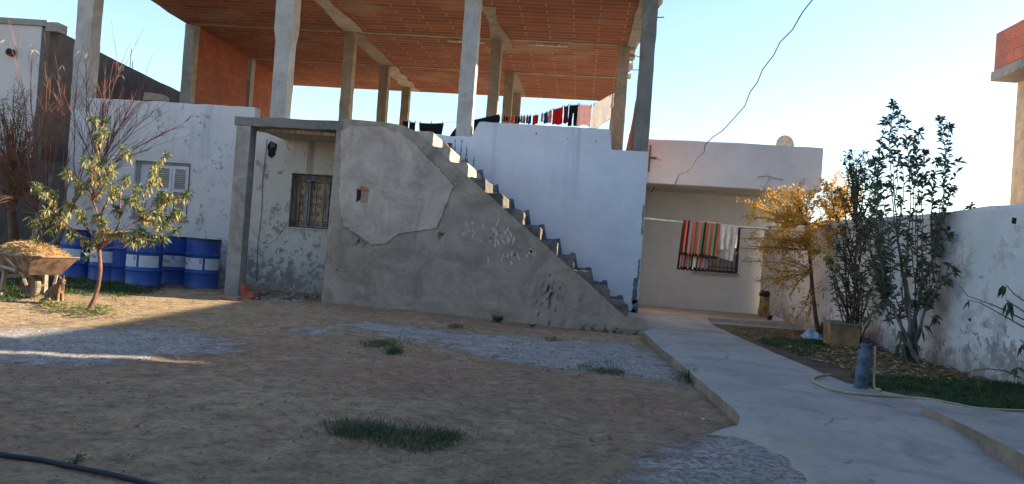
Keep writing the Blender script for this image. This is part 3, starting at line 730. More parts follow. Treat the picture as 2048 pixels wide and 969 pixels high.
for px, py, s_ in ((2029, 442, .035), (1898, 457, .025), (1940, 640, .012)):
    d = ray(px, py); t = .1
    for _ in range(30):
        pt = EYE+d*t; t += (wx(pt.y)-pt.x)/(d.x+.117*d.y)
    pt = EYE+d*t; mb.obox((pt.x-.004, pt.y, pt.z), (.008, 0, 0), (0, s_, .006), (0, -.004, s_))
mb.build('weep_hole', M['dark'], CW)

# ------------------------------------------------------------------ neighbour brick building, right
NB = thing('brick_building', (7.6, 12, 0), 'ochre building with a red brick balcony beyond the courtyard wall', 'building')
mb = MB(); mb.box(8.02, 14, 10.46, 15.28, -.1, 5.92); mb.build('wall', M['ochre'], NB)
mb = MB(); mb.box(7.6, 8.05, 9.72, 10.46, -.1, 7.6); mb.box(7.6, 14, 9.47, 9.72, -.1, 4.75); mb.box(7.6, 14, -8, 9.47, -.1, 8.6); mb.box(8.05, 14, 9.72, 10.46, -.1, 5.4); mb.build('unseen_shadow_caster', M['ochre'], NB)  # unseen blocks added to shade the near yard, slot leaves a sunlit strip
mb = MB(); mb.vprism(jag([(7.53, 10.46), (7.53, 15.28), (8.02, 15.32), (8.02, 10.46)], .3, .012, 3), 5.04, 5.21); mb.build('balcony_slab', M['concrete'], NB)
mb = MB(); mb.box(7.55, 7.70, 10.46, 15.22, 5.21, 5.93); mb.box(7.70, 8.02, 15.06, 15.22, 5.21, 5.93); mb.build('balcony_parapet', M['nbbrick'], NB)

# ------------------------------------------------------------------ neighbour at the left
NL = thing('white_building', (-14, 16, 0), 'tall white rendered neighbour building with a dark bare side wall at upper left', 'building')
mb = MB(); mb.prism([(-17, -.1), (-12.155, -.1), (-12.155, 5.38), (-17, 5.46)], 16, 16.3); mb.build('wall', M['nbwall'], NL)
mb = MB(); prof = [(16.0, -.1), (30, -.1), (30, 4.2)] + jag([(30, 4.75), (16.0, 5.36)], .5, .012, 3, False)[1:]
mb.xprism(prof, -12.15, -11.95); b_ = mb.build('wall', M['blockgrey'], NL); b_['label'] = 'dark unpainted side wall'
mb = MB(); mb.prism([(-17, 5.46), (-12.02, 5.385), (-12.02, 5.52), (-17, 5.59)], 15.96, 16.3); mb.obox((-11.90, 16.12, 5.38), (.14, 0, 0), (0, .16, 0), (0, 0, .10)); mb.build('coping', M['concrete'], NL)
p = P(23, 106, Y=15.98)
mb = MB(); mb.tube([(p.x, 15.90, p.z), (p.x, 16.05, p.z)], .085, 14); mb.cur = 1; mb.tube([(p.x, 15.893, p.z), (p.x, 15.905, p.z)], .06, 14); mb.build('vent_pipe', [M['rebar'], M['dark']], NL)
for y in (19.2, 19.3):
    mb = MB(); mb.tube([(-12.05, y, 5.1), (-12.05, y, 5.75 if y < 19.25 else 5.45)], .012, 4); mb.build('rebar', M['rebar'], NL)
mb = MB(); mb.prism([(-18, -.1), (-10.05, -.1), (-10.05, 2.25), (-11.5, 2.4), (-18, 2.35)], 15.2, 15.45); bw = mb.build('block_wall', M['blockdark'], None, (-13, 15.2, 0)); tag(bw, 'low dark grey block wall behind the bare trees at left', 'wall')
mb = MB(); p0 = P(290, 196, Y=YW+.1); p1 = P(333, 196, Y=YW+.1); mb.prism(jag([(p0.x, 3.57), (p1.x, 3.57), (p1.x, 3.66), (p1.x-.08, 3.71), (p0.x+.03, 3.72)], .08, .012, 3), YW+.02, YW+.2)
tag(mb.build('concrete_block', M['concrete_brown'], None, (p0.x, YW+.1, 3.56)), 'loose concrete block lying on top of the old white wall', 'block')

# ------------------------------------------------------------------ unseen house added behind the photographer to block sky light from the yard
HC = thing('added_rear_house', (0, -8, 0), 'unseen plain house added behind the camera to shade the yard', 'house')
mb = MB(); mb.box(-14, 6, -14, -6.0, -.1, 3.6); mb.build('wall', M['terrace'], HC)
mb = MB(); mb.box(-14.2, 6.2, -14.2, -5.6, 3.6, 3.8); mb.build('roof', M['concrete'], HC)

# ------------------------------------------------------------------ blue drums
q = N('blue drum paint'); n1 = q.noise(3, 7, .7, (1, 1, .6)); n2 = q.noise(16, 6, .75)
c = q.mix(q.ramp(n1, .35, .65), (.018, .058, .24), (.034, .095, .34)); c = q.mix(q.math('MULTIPLY', q.ramp(n2, .60, .68), .5), c, (.10, .085, .07)); c = q.mix(q.math('MULTIPLY', q.ramp(q.math('ADD', q.z(), q.math('MULTIPLY', n1, .2)), .08, .26, True), .5), c, (.13, .105, .08))
M['drum'] = q.out(c, .48, n2, .15, .004)
M['drumlid'] = simple('black drum rim', (.03, .03, .035), .5, .2, 8)
M['lab'] = simple('paper drum label', (.52, .56, .60), .7, .08, 6)
M['black'] = simple('black print', (.02, .02, .022), .7, .1, 6)
M['redprint'] = simple('red print', (.50, .12, .10), .7, .1, 6)
M['greyprint'] = simple('grey print', (.26, .28, .31), .7, .1, 6)
def panel(mb, r, a0, a1, z0, z1, n=10):
    b = len(mb.v)
    for i in range(n+1):
        a = R(-90)+a0+(a1-a0)*i/n
        for rr in (r, r+.0012):
            for z_ in (z0, z1): mb.v.append((rr*math.cos(a), rr*math.sin(a), z_))
    for i in range(n):
        c_ = b+i*4
        mb.face([c_+2, c_+6, c_+7, c_+3]); mb.face([c_, c_+1, c_+5, c_+4]); mb.face([c_, c_+4, c_+6, c_+2]); mb.face([c_+1, c_+3, c_+7, c_+5])
    mb.face([b, b+2, b+3, b+1]); c_ = b+n*4; mb.face([c_, c_+1, c_+3, c_+2])
def mark(mb, r, pts):
    """small printed shape on the drum, pts in (angle, z)"""
    n = len(pts); b = len(mb.v)
    for rr in (r, r+.001):
        for a, z_ in pts: mb.v.append((rr*math.cos(R(-90)+a), rr*math.sin(R(-90)+a), z_))
    mb.face([b+i for i in range(n)]); mb.face([b+n+i for i in range(n)])
    for i in range(n): j = (i+1) % n; mb.face([b+i, b+j, b+n+j, b+n+i])
def make_drum():
    t = thing('steel_drum', (0, 0, 0), 'x', 'drum', 'blue steel drums by the old white wall')
    rd = .292; pr = [(rd-.012, 0), (rd+.004, .004), (rd+.004, .02), (rd-.004, .03)]
    for zc in (.275, .595):
        pr += [(rd-.004, zc-.035), (rd, zc-.02), (rd+.012, zc-.006), (rd+.012, zc+.006), (rd, zc+.02), (rd-.004, zc+.035)]
    pr += [(rd-.004, .82), (rd-.003, .862), (rd-.02, .866), (rd-.024, .855)]
    mb = MB(); mb.lathe(pr, 40); mb.build('body', M['drum'], t, smooth='auto')
    mb = MB(); mb.lathe([(rd-.006, .855), (rd+.006, .857), (rd+.009, .870), (rd+.003, .884), (rd-.012, .884), (rd-.018, .868)], 40); mb.build('rim', M['drumlid'], t, smooth='auto')
    lr = rd+.0005
    mb = MB(); panel(mb, lr, -1.10, .46, .335, .535, 16); lb = mb.build('label', M['lab'], t)
    for (a, z_, s_) in ((-.38, .46, .19),):
        m2 = MB(); mark(m2, lr+.0015, [(a-s_, z_-.025), (a+s_, z_-.025), (a+.02, z_+.055), (a-.02, z_+.055)]); m2.build('pictogram', M['black'], lb)
    m2 = MB(); mark(m2, lr+.0015, [(-.78, .435), (-.60, .425), (-.60, .437), (-.78, .447)]); mark(m2, lr+.0015, [(-.69, .40), (-.65, .40), (-.64, .428), (-.70, .428)]); m2.build('pictogram', M['black'], lb)
    m2 = MB()
    for i in range(7):
        a = -1.04+.05*i; hh = .05-.014*abs(i-3); mark(m2, lr+.0015, [(a, .445-hh), (a+.026, .445-hh), (a+.026, .445+hh), (a, .445+hh)])
    m2.build('pictogram', M['redprint'], lb)
    m2 = MB(); mark(m2, lr+.0015, [(.27, .44), (.40, .44), (.40, .52), (.27, .52)])
    for i in range(8): z_ = .35+.018*i; L_ = .3+.1*((i*7) % 3); mark(m2, lr+.0015, [(-.12, z_), (-.12+L_*.8, z_), (-.12+L_*.8, z_+.004), (-.12, z_+.004)])
    m2.build('text', M['greyprint'], lb)
    mb = MB(); panel(mb, lr, .60, 1.75, .335, .535, 12); l2 = mb.build('label', M['lab'], t)
    m2 = MB()
    for i in range(9): z_ = .35+.019*i; mark(m2, lr+.0015, [(.68, z_), (1.05+.08*((i*5) % 4), z_), (1.05+.08*((i*5) % 4), z_+.004), (.68, z_+.004)])
    m2.build('text', M['greyprint'], l2)
    return t
drum = make_drum()
DR = [((387, 578), .30, 0, 'blue drum at the right end, nearest the grey porch post'),
      ((268, 574), .30, -22, 'front blue drum just right of the little leafy tree trunk'),
      ((330, 571), .34, 42, 'blue drum in the gap between the two foremost drums, red diamond on its label'),
      ((226, 565), .32, 100, 'mostly hidden blue drum showing only a narrow strip behind the front one'),
      ((192, 563), .30, 30, 'blue drum standing behind the thin trunk of the little leafy tree'),
      ((134, 558), .30, -60, 'leftmost blue drum, behind the wheelbarrow and its straw')]
for i, ((px, py), off, rz, lab) in enumerate(DR):
    o = drum if i == 0 else dup(drum)
    p = G(px, py); o.location = (p.x-.02, min(p.y+off, YW-.31) if p.x > -9.9 else p.y+off, gz(p.x, p.y)+.004); o.rotation_euler.z = R(rz); o['label'] = lab

# ------------------------------------------------------------------ plants
def limb(mb, a, b, ra, rb, n=7, bow=.12, seed=0, sides=5, up=.0):
    r_ = random.Random(seed); a, b = Vector(a), Vector(b); L = (b-a).length
    off = Vector((r_.uniform(-1, 1), r_.uniform(-1, 1), r_.uniform(-1, 1)))*bow*L + Vector((0, 0, up*L))
    pts = []
    for i in range(n+1):
        t = i/n; p = a.lerp(b, t)+off*(4*t*(1-t))*.5
        if 0 < i < n: p += Vector((r_.uniform(-1, 1), r_.uniform(-1, 1), r_.uniform(-1, 1)))*L*.012
        pts.append(p)
    mb.tube(pts, [ra+(rb-ra)*i/n for i in range(n+1)], sides, False); return pts
def rv(r_, zlo=-1, zhi=1): return Vector((r_.gauss(0, 1), r_.gauss(0, 1), 0)).normalized()*r_.uniform(.4, 1)+Vector((0, 0, r_.uniform(zlo, zhi)))
def whorl(mb, p, d, r_, n, L, w, spread=1.0, droop=.2):
    d = Vector(d).normalized()
    for i in range(n):
        v = d*r_.uniform(.1, .8)+rv(r_)*spread; mb.t = r_.random()
        l_ = L*r_.uniform(.6, 1.15); mb.leaf(Vector(p)-d*r_.uniform(0, L*.5), v, rv(r_), l_, w*r_.uniform(.8, 1.2), droop)
def at_t(pts, t):
    i = min(len(pts)-2, int(t*(len(pts)-1))); u = t*(len(pts)-1)-i; return pts[i].lerp(pts[i+1], u), (pts[i+1]-pts[i]).normalized()
M['barkred'] = simple('reddish bark', (.17, .085, .06), .8, .4, 14, .4, 0, (1, 1, .3))
M['barkgrey'] = simple('grey bark', (.15, .125, .105), .85, .4, 14, .5, 0, (1, 1, .3))
M['barkbrown'] = simple('brown bark', (.12, .062, .035), .85, .4, 14, .5, 0, (1, 1, .3))
M['twigred'] = simple('red twigs', (.19, .085, .055), .7, .4, 6)
M['twigtan'] = simple('tan twigs', (.24, .15, .10), .7, .4, 6)
M['leafgreen'] = leafmat('grey green long leaf', (.085, .13, .045), (.20, .25, .12), .3)
M['leafyellow'] = leafmat('yellow hanging leaf', (.30, .24, .06), (.50, .43, .18), .35)
M['leafgold'] = leafmat('golden autumn leaf', (.42, .22, .035), (.68, .44, .09), .5)
M['leafdark'] = leafmat('dark glossy leaf', (.060, .082, .045), (.16, .18, .105), .35, 3, .4)
M['leafcol'] = leafmat('deep green leaf', (.040, .066, .032), (.095, .13, .065), .32, 3, .45)
M['leafolive'] = leafmat('brown olive leaf', (.085, .055, .03), (.15, .105, .05), .3)
M['leafdry'] = leafmat('dry pod', (.30, .26, .15), (.48, .43, .28), .2)

# little leafy tree in the sun
b0 = G(180, 624); YB = b0.y
T = thing('leafy_tree', (b0.x, b0.y, b0.z), 'small tree with curved thin trunk and green and hanging yellow leaves, in the sun', 'tree')
tr = MB(); tp = [P(px, py, Y=YB) for px, py in ((178, 628), (181, 616), (190, 595), (197, 570), (201, 540), (200, 520), (198, 498))]
tr.tube(tp, [.040, .036, .026, .025, .024, .023, .024], 8)
fork = tp[-1]; g_ = MB(); y_ = MB(); r_ = random.Random(11)
subs = [((160, 440), -.2), ((205, 420), .15), ((240, 430), -.1), ((130, 445), .2), ((280, 440), .2), ((220, 470), -.3), ((185, 400), 0)]
sf = []
for i, ((px, py), dy) in enumerate(subs):
    e = P(px, py, Y=YB+dy); sf.append((px, py, dy, limb(tr, fork, e, .017, .010, 6, .15, i, 6)[-1]))
tips = [(214, 243), (210, 262), (247, 295), (168, 318), (178, 338), (130, 351), (218, 338), (251, 358), (77, 381), (109, 398), (86, 440), (66, 447), (148, 411), (165, 440), (198, 477), (139, 467),
        (375, 386), (357, 458), (339, 397), (318, 397), (303, 361), (332, 307), (314, 325), (307, 483), (267, 480), (249, 469), (289, 465), (224, 465), (325, 458), (253, 397), (231, 415), (202, 447), (190, 365), (232, 380),
        (285, 425), (345, 430), (120, 430), (100, 465), (275, 385), (160, 375), (300, 440), (180, 490), (330, 475), (205, 320)]
for i, (px, py) in enumerate(tips):
    dy = r_.uniform(-.55, .55); e = P(px, py, Y=YB+dy)
    j = min(range(len(sf)), key=lambda k: (sf[k][0]-px)**2+(sf[k][1]-py)**2*(1 if sf[k][1] > py-20 else 9)); s0 = sf[j][3]
    pts = limb(tr, s0, e, .009, .004, 7, .18, 100+i, 4, .08)
    d = (pts[-1]-pts[-3]).normalized()+Vector((0, 0, .5))
    whorl(g_, e, d, r_, 24, .105, .021, .9, .25)
    for kk in range(1):
        p_, d_ = at_t(pts, r_.uniform(.55, .9)); q_ = p_+(d_+rv(r_, -.2, .7)).normalized()*r_.uniform(.10, .24); tr.tube([p_, q_], [.004, .003], 4); whorl(g_, q_, q_-p_, r_, 14, .12, .026, .9, .25)
        for k in range(12): y_.t = r_.random(); y_.leaf(q_+rv(r_)*.05, rv(r_, -2.6, -.6), rv(r_), r_.uniform(.07, .12), r_.uniform(.02, .032), .1)
    L = (pts[-1]-pts[0]).length
    for k in range(int(13+19*L)):
        t = 1-min(1, .55/max(L, .3))*r_.random(); p, dd = at_t(pts, max(.1, min(.99, t)))
        y_.t = r_.random(); y_.leaf(p+rv(r_)*.02, rv(r_, -2.6, -.6), rv(r_), r_.uniform(.05, .095), r_.uniform(.014, .022), .1)
    for k in range(7):
        p, dd = at_t(pts, r_.uniform(.5, .97)); g_.t = r_.random(); g_.leaf(p, dd+rv(r_), rv(r_), .10, .02, .2)
e = P(170, 516, Y=YB-.2); pts = limb(tr, tp[-1], e, .008, .005, 5, .1, 7, 4); whorl(g_, e, (-.6, 0, -.2), r_, 12, .12, .024, .8)
e = P(262, 485, Y=YB-.2); limb(tr, tp[-1], e, .010, .007, 6, .1, 8, 5)
tr.build('trunk', M['barkred'], T, smooth=True); c1_ = MB()
c1_.v = g_.v+y_.v; n0 = len(g_.v); c1_.f = g_.f+[[i+n0 for i in f] for f in y_.f]; c1_.mi = [0]*len(g_.f)+[1]*len(y_.f); c1_.tint = g_.tint+y_.tint; c1_.raw = True
c1_.build('crown', [M['leafgreen'], M['leafyellow']], T)

# bare red-twigged tree
b0 = G(84, 552); b0 = Vector((b0.x-.1, 12.1, gz(-8.5, 12)))
T = thing('bare_tree', tuple(b0), 'leafless tree with many upright red twigs behind the wheelbarrow', 'tree')
tr = MB(); tw = MB(); lf = MB(); r_ = random.Random(5); YB = b0.y
def PX(px, py, dy=0): return P(px, py, Y=YB+dy)
root = Vector(b0)
trunk_nodes = [PX(70, 480), PX(78, 430), PX(92, 390), PX(105, 350)]
tr.tube([root-Vector((0, 0, .05)), PX(72, 500)]+trunk_nodes, [.075, .07, .06, .052, .045, .036], 8)
lean = [PX(72, 510), PX(100, 492), PX(118, 478), PX(130, 440), PX(150, 400), PX(190, 345), PX(215, 310)]
tr.tube(lean, [.055, .05, .047, .04, .033, .026, .02], 7)
nodes = [(PX(105, 350), 105, 350), (PX(130, 440), 130, 440), (PX(150, 400), 150, 400), (PX(190, 345), 190, 345), (PX(92, 390), 92, 390), (PX(78, 430), 78, 430)]
def shoot(a, tip, ra, seed, k=4, ll=.5):
    pts = limb(tw, a, tip, ra, .0035, 8, .07, seed, 4, .03); r2 = random.Random(seed)
    for i in range(k):
        p, d = at_t(pts, r2.uniform(.25, .92)); v = d*.9+rv(r2, -.1, .7)*.55
        q_ = limb(tw, p, p+v.normalized()*r2.uniform(.25, 1)*ll, .0045, .002, 4, .1, seed*7+i, 3, .05)
        if r2.random() < .5:
            p2, d2 = at_t(q_, .6); limb(tw, p2, p2+(d2+rv(r2, 0, .5)*.6).normalized()*.22, .003, .0016, 3, .1, seed*11+i, 3)
for i, (px, py) in enumerate([(120, 82), (158, 118), (170, 100), (245, 122), (228, 188), (320, 205), (338, 262), (35, 78), (66, 88), (5, 345), (12, 330), (100, 175), (290, 168), (210, 150), (200, 205), (250, 205), (150, 250), (60, 250), (30, 300), (270, 250), (130, 170), (80, 180), (300, 300), (180, 260), (15, 420), (20, 400), (50, 350), (245, 330), (230, 260), (-5, 310), (175, 200), (140, 300), (55, 300), (45, 380), (10, 380), (90, 120), (265, 200), (190, 230), (110, 230)]):
    cand = sorted(nodes, key=lambda n_: abs(n_[1]-px)+.25*abs(n_[2]-py))[:2]; a = cand[r_.randrange(2)][0]
    shoot(a, PX(px, py, r_.uniform(-.8, .8)), .013, 40+i, 13, .85)
for px, py in ((10, 80), (66, 88), (68, 100), (160, 102), (176, 105), (245, 130), (243, 150), (118, 148), (125, 130), (86, 148)):
    p = PX(px, py, r_.uniform(-.2, .2))
    for k in range(3): lf.t = r_.random(); lf.leaf(p, rv(r_, -1.4, -.3), rv(r_), .11, .016, .3)
tr.build('trunk', M['barkgrey'], T, smooth=True); tw.build('branches', M['twigred'], T, smooth=True); lf.raw = True; tag(lf.build('leaves', M['leafdry'], T), kind='stuff')

# brown olive bush-tree at the far left
b0 = P(18, 500, Y=13.2); b0.z = gz(-9, 13)
T = thing('olive_tree', tuple(b0), 'thin tree with dull brown olive foliage at the left edge of the yard', 'tree')
tr = MB(); lf = MB(); r_ = random.Random(77); YB = 13.2
tp = [Vector(b0)-Vector((0, 0, .05)), P(28, 480, Y=YB), P(24, 430, Y=YB), P(18, 390, Y=YB), P(25, 340, Y=YB)]
tr.tube(tp, [.09, .085, .075, .06, .045], 8)
for i in range(110):
    px = r_.gauss(28, 44); py = r_.uniform(165, 400)
    if px > 98: continue
    a = tp[r_.choice((2, 3, 4, 4))]; pts = limb(tr, a, P(px, py, Y=YB+r_.uniform(-.8, .8)), .012, .003, 7, .12, 500+i, 4, .04)
    for k in range(85):
        p, d = at_t(pts, r_.uniform(.3, 1)); lf.t = r_.random(); lf.leaf(p+rv(r_)*r_.uniform(0, .12), d+rv(r_), rv(r_), r_.uniform(.03, .055), .013, .1)
tr.build('trunk', M['barkbrown'], T, smooth=True); lf.raw = True; lf.build('crown', M['leafolive'], T)

# golden tree
b0 = G(1638, 668); b0 = Vector((4.42, 14.6, .06))
def onY(px, py, y): return P(px, py, Y=y)
T = thing('golden_tree', tuple(b0), 'tree with golden autumn leaves and two thin trunks in front of the cream house', 'tree')
tr = MB(); lf = MB(); r_ = random.Random(31); YB = b0.y
base = onY(1638, 672, YB)
ta = [base, onY(1632, 640, YB), onY(1626, 590, YB), onY(1622, 545, YB), onY(1618, 500, YB), onY(1612, 450, YB)]
tb = [base, onY(1649, 640, YB+.1), onY(1650, 590, YB+.1), onY(1656, 540, YB+.1), onY(1666, 490, YB+.1), onY(1672, 440, YB+.1)]
tr.tube(ta, [.042, .038, .034, .03, .025, .016], 8); tr.tube(tb, [.040, .036, .032, .029, .024, .016], 8)
nodes = [(ta[3], 1622, 545), (ta[4], 1618, 500), (ta[5], 1612, 450), (tb[3], 1656, 540), (tb[4], 1666, 490), (tb[5], 1672, 440)]
tips = [(1482, 478), (1478, 500), (1492, 430), (1500, 405), (1540, 378), (1562, 372), (1600, 365), (1640, 355), (1660, 362), (1690, 380), (1700, 420), (1494, 525), (1505, 560), (1520, 585), (1560, 575), (1580, 600), (1700, 540), (1695, 590), (1560, 520), (1530, 470), (1540, 440), (1580, 430), (1600, 400), (1630, 400), (1650, 410), (1680, 400), (1690, 460), (1640, 450), (1600, 470), (1570, 480), (1520, 500), (1550, 545), (1600, 560), (1590, 520), (1640, 500), (1680, 520), (1720, 470), (1620, 620), (1670, 620), (1590, 640), (1555, 400), (1515, 420), (1610, 430), (1660, 440), (1560, 460), (1700, 370), (1725, 400), (1675, 350), (1520, 530), (1620, 380)]
for i, (px, py) in enumerate(tips):
    a = sorted(nodes, key=lambda n_: abs(n_[1]-px)+abs(n_[2]-py-15)*.8+(60 if n_[2] < py-30 else 0))[0][0]
    e = onY(px, py, YB+r_.uniform(-.9, .8)); pts = limb(tr, a, e, .010, .003, 8, .16, 900+i, 4, .03)
    L = (e-a).length
    for k in range(5):
        p, d = at_t(pts, r_.uniform(.3, .95)); q_ = limb(tr, p, p+(d*.6+rv(r_, -.4, .9)).normalized()*r_.uniform(.15, .5), .004, .0018, 4, .2, i*13+k, 3)
        dens = 44 if py < 520 else 18
        for m_ in range(dens):
            p2, d2 = at_t(q_, r_.random()); lf.t = r_.random(); lf.leaf(p2+rv(r_)*r_.uniform(0, .13), rv(r_, -1.2, .5), rv(r_), r_.uniform(.034, .07), r_.uniform(.018, .032), .1)
    for m_ in range(int(60*L) if py < 520 else int(24*L)):
        p2, d2 = at_t(pts, r_.uniform(.4, 1)); lf.t = r_.random(); lf.leaf(p2+rv(r_)*r_.uniform(0, .06), rv(r_, -1.2, .5), rv(r_), r_.uniform(.035, .062), r_.uniform(.016, .028), .1)
pts = limb(tr, onY(1618, 500, YB), onY(1495, 492, YB-.3), .014, .005, 8, .06, 3, 5)
for i in range(46):
    px = r_.uniform(1560, 1712); py = r_.uniform(385, 500); a = sorted(nodes, key=lambda n_: abs(n_[1]-px)+abs(n_[2]-py-25))[0][0]
    pts = limb(tr, a, onY(px, py, YB+r_.uniform(-.8, 1.0)), .006, .002, 6, .2, 1500+i, 4, .04)
    for m_ in range(64):
        p2, d2 = at_t(pts, r_.uniform(.35, 1)); lf.t = r_.random(); lf.leaf(p2+rv(r_)*r_.uniform(0, .13), rv(r_, -1.2, .5), rv(r_), r_.uniform(.035, .065), r_.uniform(.02, .034), .1)
tr.build('trunk', M['barkbrown'], T, smooth=True); lf.raw = True; lf.build('crown', M['leafgold'], T)

# tall shrub with long bare shoots
b0 = Vector((4.60, 11.0, .06)); YB = 11.0
T = thing('tall_shrub', tuple(b0), 'tall dark leaved shrub of long upright shoots against the courtyard wall', 'shrub')
tr = MB(); lf = MB(); r_ = random.Random(41)
def Q(px, py, dy=0): return P(px, py, Y=YB+dy)
bs = [Q(1822, 722), Q(1832, 726, .1), Q(1812, 722, -.1), Q(1842, 740, -.2)]
hubs = [(Q(1800, 640), 1800, 640), (Q(1830, 600, .1), 1830, 600), (Q(1812, 560, -.1), 1812, 560), (Q(1775, 600, -.1), 1775, 600), (Q(1850, 620, -.2), 1850, 620), (Q(1795, 480, 0), 1795, 480), (Q(1865, 520, .1), 1865, 520)]
for i, (h_, hx, hy) in enumerate(hubs): limb(tr, bs[i % 4], h_, .030, .017, 7, .08, i+60, 6)
tips = [(1748, 345, 1), (1738, 372, 1), (1756, 365, 1.1), (1745, 420, 1.1), (1730, 470, 1.1), (1787, 207, 1), (1797, 228, 1), (1808, 240, 1), (1775, 238, 1), (1838, 262, 1), (1828, 280, 1), (1881, 238, 1), (1898, 250, 1), (1850, 305, 1), (1872, 318, 1), (1918, 318, 1), (1905, 380, .8), (1944, 412, .7), (1933, 440, .8), (1768, 312, 1), (1750, 318, 1), (1785, 310, 1), (1805, 330, 1), (1828, 345, 1), (1862, 350, .8), (1888, 370, .6),
        (1775, 370, 1.2), (1800, 400, 1.3), (1750, 400, 1.2), (1835, 395, 1.2), (1870, 430, 1), (1740, 450, 1.2), (1760, 480, 1.2), (1900, 470, .8), (1915, 500, .7), (1895, 560, 1), (1905, 590, 1), (1890, 620, .7), (1740, 540, 1.1), (1730, 590, 1), (1755, 620, .9), (1850, 470, 1), (1785, 450, 1.2), (1870, 640, .6), (1815, 470, 1.2), (1880, 520, .8), (1725, 500, 1), (1715, 430, 1), (1705, 540, .9), (1880, 440, 1), (1860, 590, 1), (1820, 610, 1), (1780, 640, 1), (1760, 430, 1.2), (1820, 430, 1.2), (1845, 520, 1.2), (1785, 510, 1.2), (1750, 520, 1.1), (1870, 490, 1), (1910, 540, .8), (1770, 560, 1.2), (1840, 560, .9), (1800, 530, 1.1), (1735, 640, .6)]
for i, (px, py, dn) in enumerate(tips):
    cs = sorted(hubs, key=lambda n_: abs(n_[1]-px)+(0 if n_[2] > py+40 else 200)+.1*abs(n_[2]-py))[0][0]
    e = Q(px, py, r_.uniform(-.55, .55)); pts = limb(tr, cs, e, .009, .0035, 9, .13, 300+i, 4, .02); L = (e-cs).length
    whorl(lf, e, (pts[-1]-pts[-2])+Vector((0, 0, .01)), r_, 17, .12, .034, .95, .25)
    for k in range(int(dn*24*L)+5):
        t = 1-r_.random()**.8*min(1, (.75 if py < 330 else 1.4)/L); p, d = at_t(pts, max(.05, t)); lf.t = r_.random(); lf.leaf(p, d*.4+rv(r_, -.4, .6), rv(r_), r_.uniform(.09, .15), r_.uniform(.03, .05), .25)
for px, py in ((1800, 690), (1815, 700), (1835, 705), (1805, 670), (1845, 660), (1810, 712)):
    whorl(lf, Q(px, py, -.15), (0, 0, -.3), r_, 7, .16, .05, .8, .5)
tr.build('trunk', M['barkgrey'], T, smooth=True); lf.raw = True; lf.build('crown', M['leafdark'], T)

# dense columnar shrub
b0 = Vector((4.35, 12.6, .06)); YB = 12.6
T = thing('column_shrub', tuple(b0), 'dense dark green narrow shrub between the golden tree and the tall shrub', 'shrub')
tr = MB(); lf = MB(); r_ = random.Random(43)
for i in range(64):
    py = r_.uniform(300, 620); w = 24+26*sm(300, 430, py); px = 1712-4*sm(350, 500, py)+r_.uniform(-w, w)
    a = P(1712+r_.uniform(-12, 12), min(690, py+r_.uniform(60, 130)), Y=YB); e = P(px, py, Y=YB+r_.uniform(-.4, .4))
    if i < 8: a = Vector(b0)
    pts = limb(tr, a, e, .012, .004, 6, .06, 700+i, 4)
    whorl(lf, e, (0, 0, 1), r_, 12, .085, .024, 1, .2)
    for k in range(52 if py < 520 else 24):
        p, d = at_t(pts, r_.uniform(.25, 1)); lf.t = r_.random(); lf.leaf(p+rv(r_)*r_.uniform(0, .1), d*.5+rv(r_, -.5, .6), rv(r_), r_.uniform(.06, .10), r_.uniform(.018, .03), .2)
tr.build('trunk', M['barkbrown'], T, smooth=True); lf.raw = True; lf.build('crown', M['leafcol'], T)

# sapling reaching in from the right edge
b0 = Vector((5.0, 8.5, .05)); YB = 8.2
T = thing('sapling', tuple(b0), 'sapling with long bare arching twigs and a few hanging leaves at the right edge', 'sapling')
tr = MB(); lf = MB(); r_ = random.Random(45)
hub = P(2110, 690, Y=YB+.1); tr.tube([Vector(b0)-Vector((0, 0, .05)), (Vector(b0)+hub)/2+Vector((.05, 0, 0)), hub], [.03, .025, .018], 6)
for i, (path) in enumerate([[(2110, 690), (2048, 640), (1990, 612), (1935, 592), (1915, 566)], [(2110, 700), (2048, 655), (2000, 628), (1960, 606), (1935, 600)], [(2110, 660), (2060, 610), (2030, 590), (2012, 570)], [(2110, 690), (2050, 625), (2012, 600)], [(2110, 720), (2060, 695), (2040, 680)]]):
    pts = [P(x, y, Y=YB-.1*i) for x, y in path]; tr.tube(pts, [.010, .008, .006, .004, .003][:len(pts)], 5)
for px, py, n_ in ((2010, 572, 7), (2018, 605, 6), (2022, 615, 3), (2046, 690, 7), (1938, 600, 2), (2036, 735, 4)):
    p = P(px, py, Y=YB-.2)
    for k in range(n_): lf.t = r_.random(); lf.leaf(p+rv(r_)*.02, rv(r_, -1.6, -.2), rv(r_), r_.uniform(.09, .13), .032, .3)
tr.build('trunk', M['barkgrey'], T, smooth=True); lf.raw = True; lf.build('crown', M['leafcol'], T)
mb = MB(); mb.tube([G(2060, 765, .1), G(2010, 742, .22), G(1975, 738, .22), G(1945, 742, .16), G(1925, 752, .06)], [.008, .007, .006, .005, .003], 5)
tag(mb.build('fallen_branch', M['barkbrown'], None, tuple(G(2000, 750))), 'thin arching dead twig lying on the garden bed by the wall', 'branch')

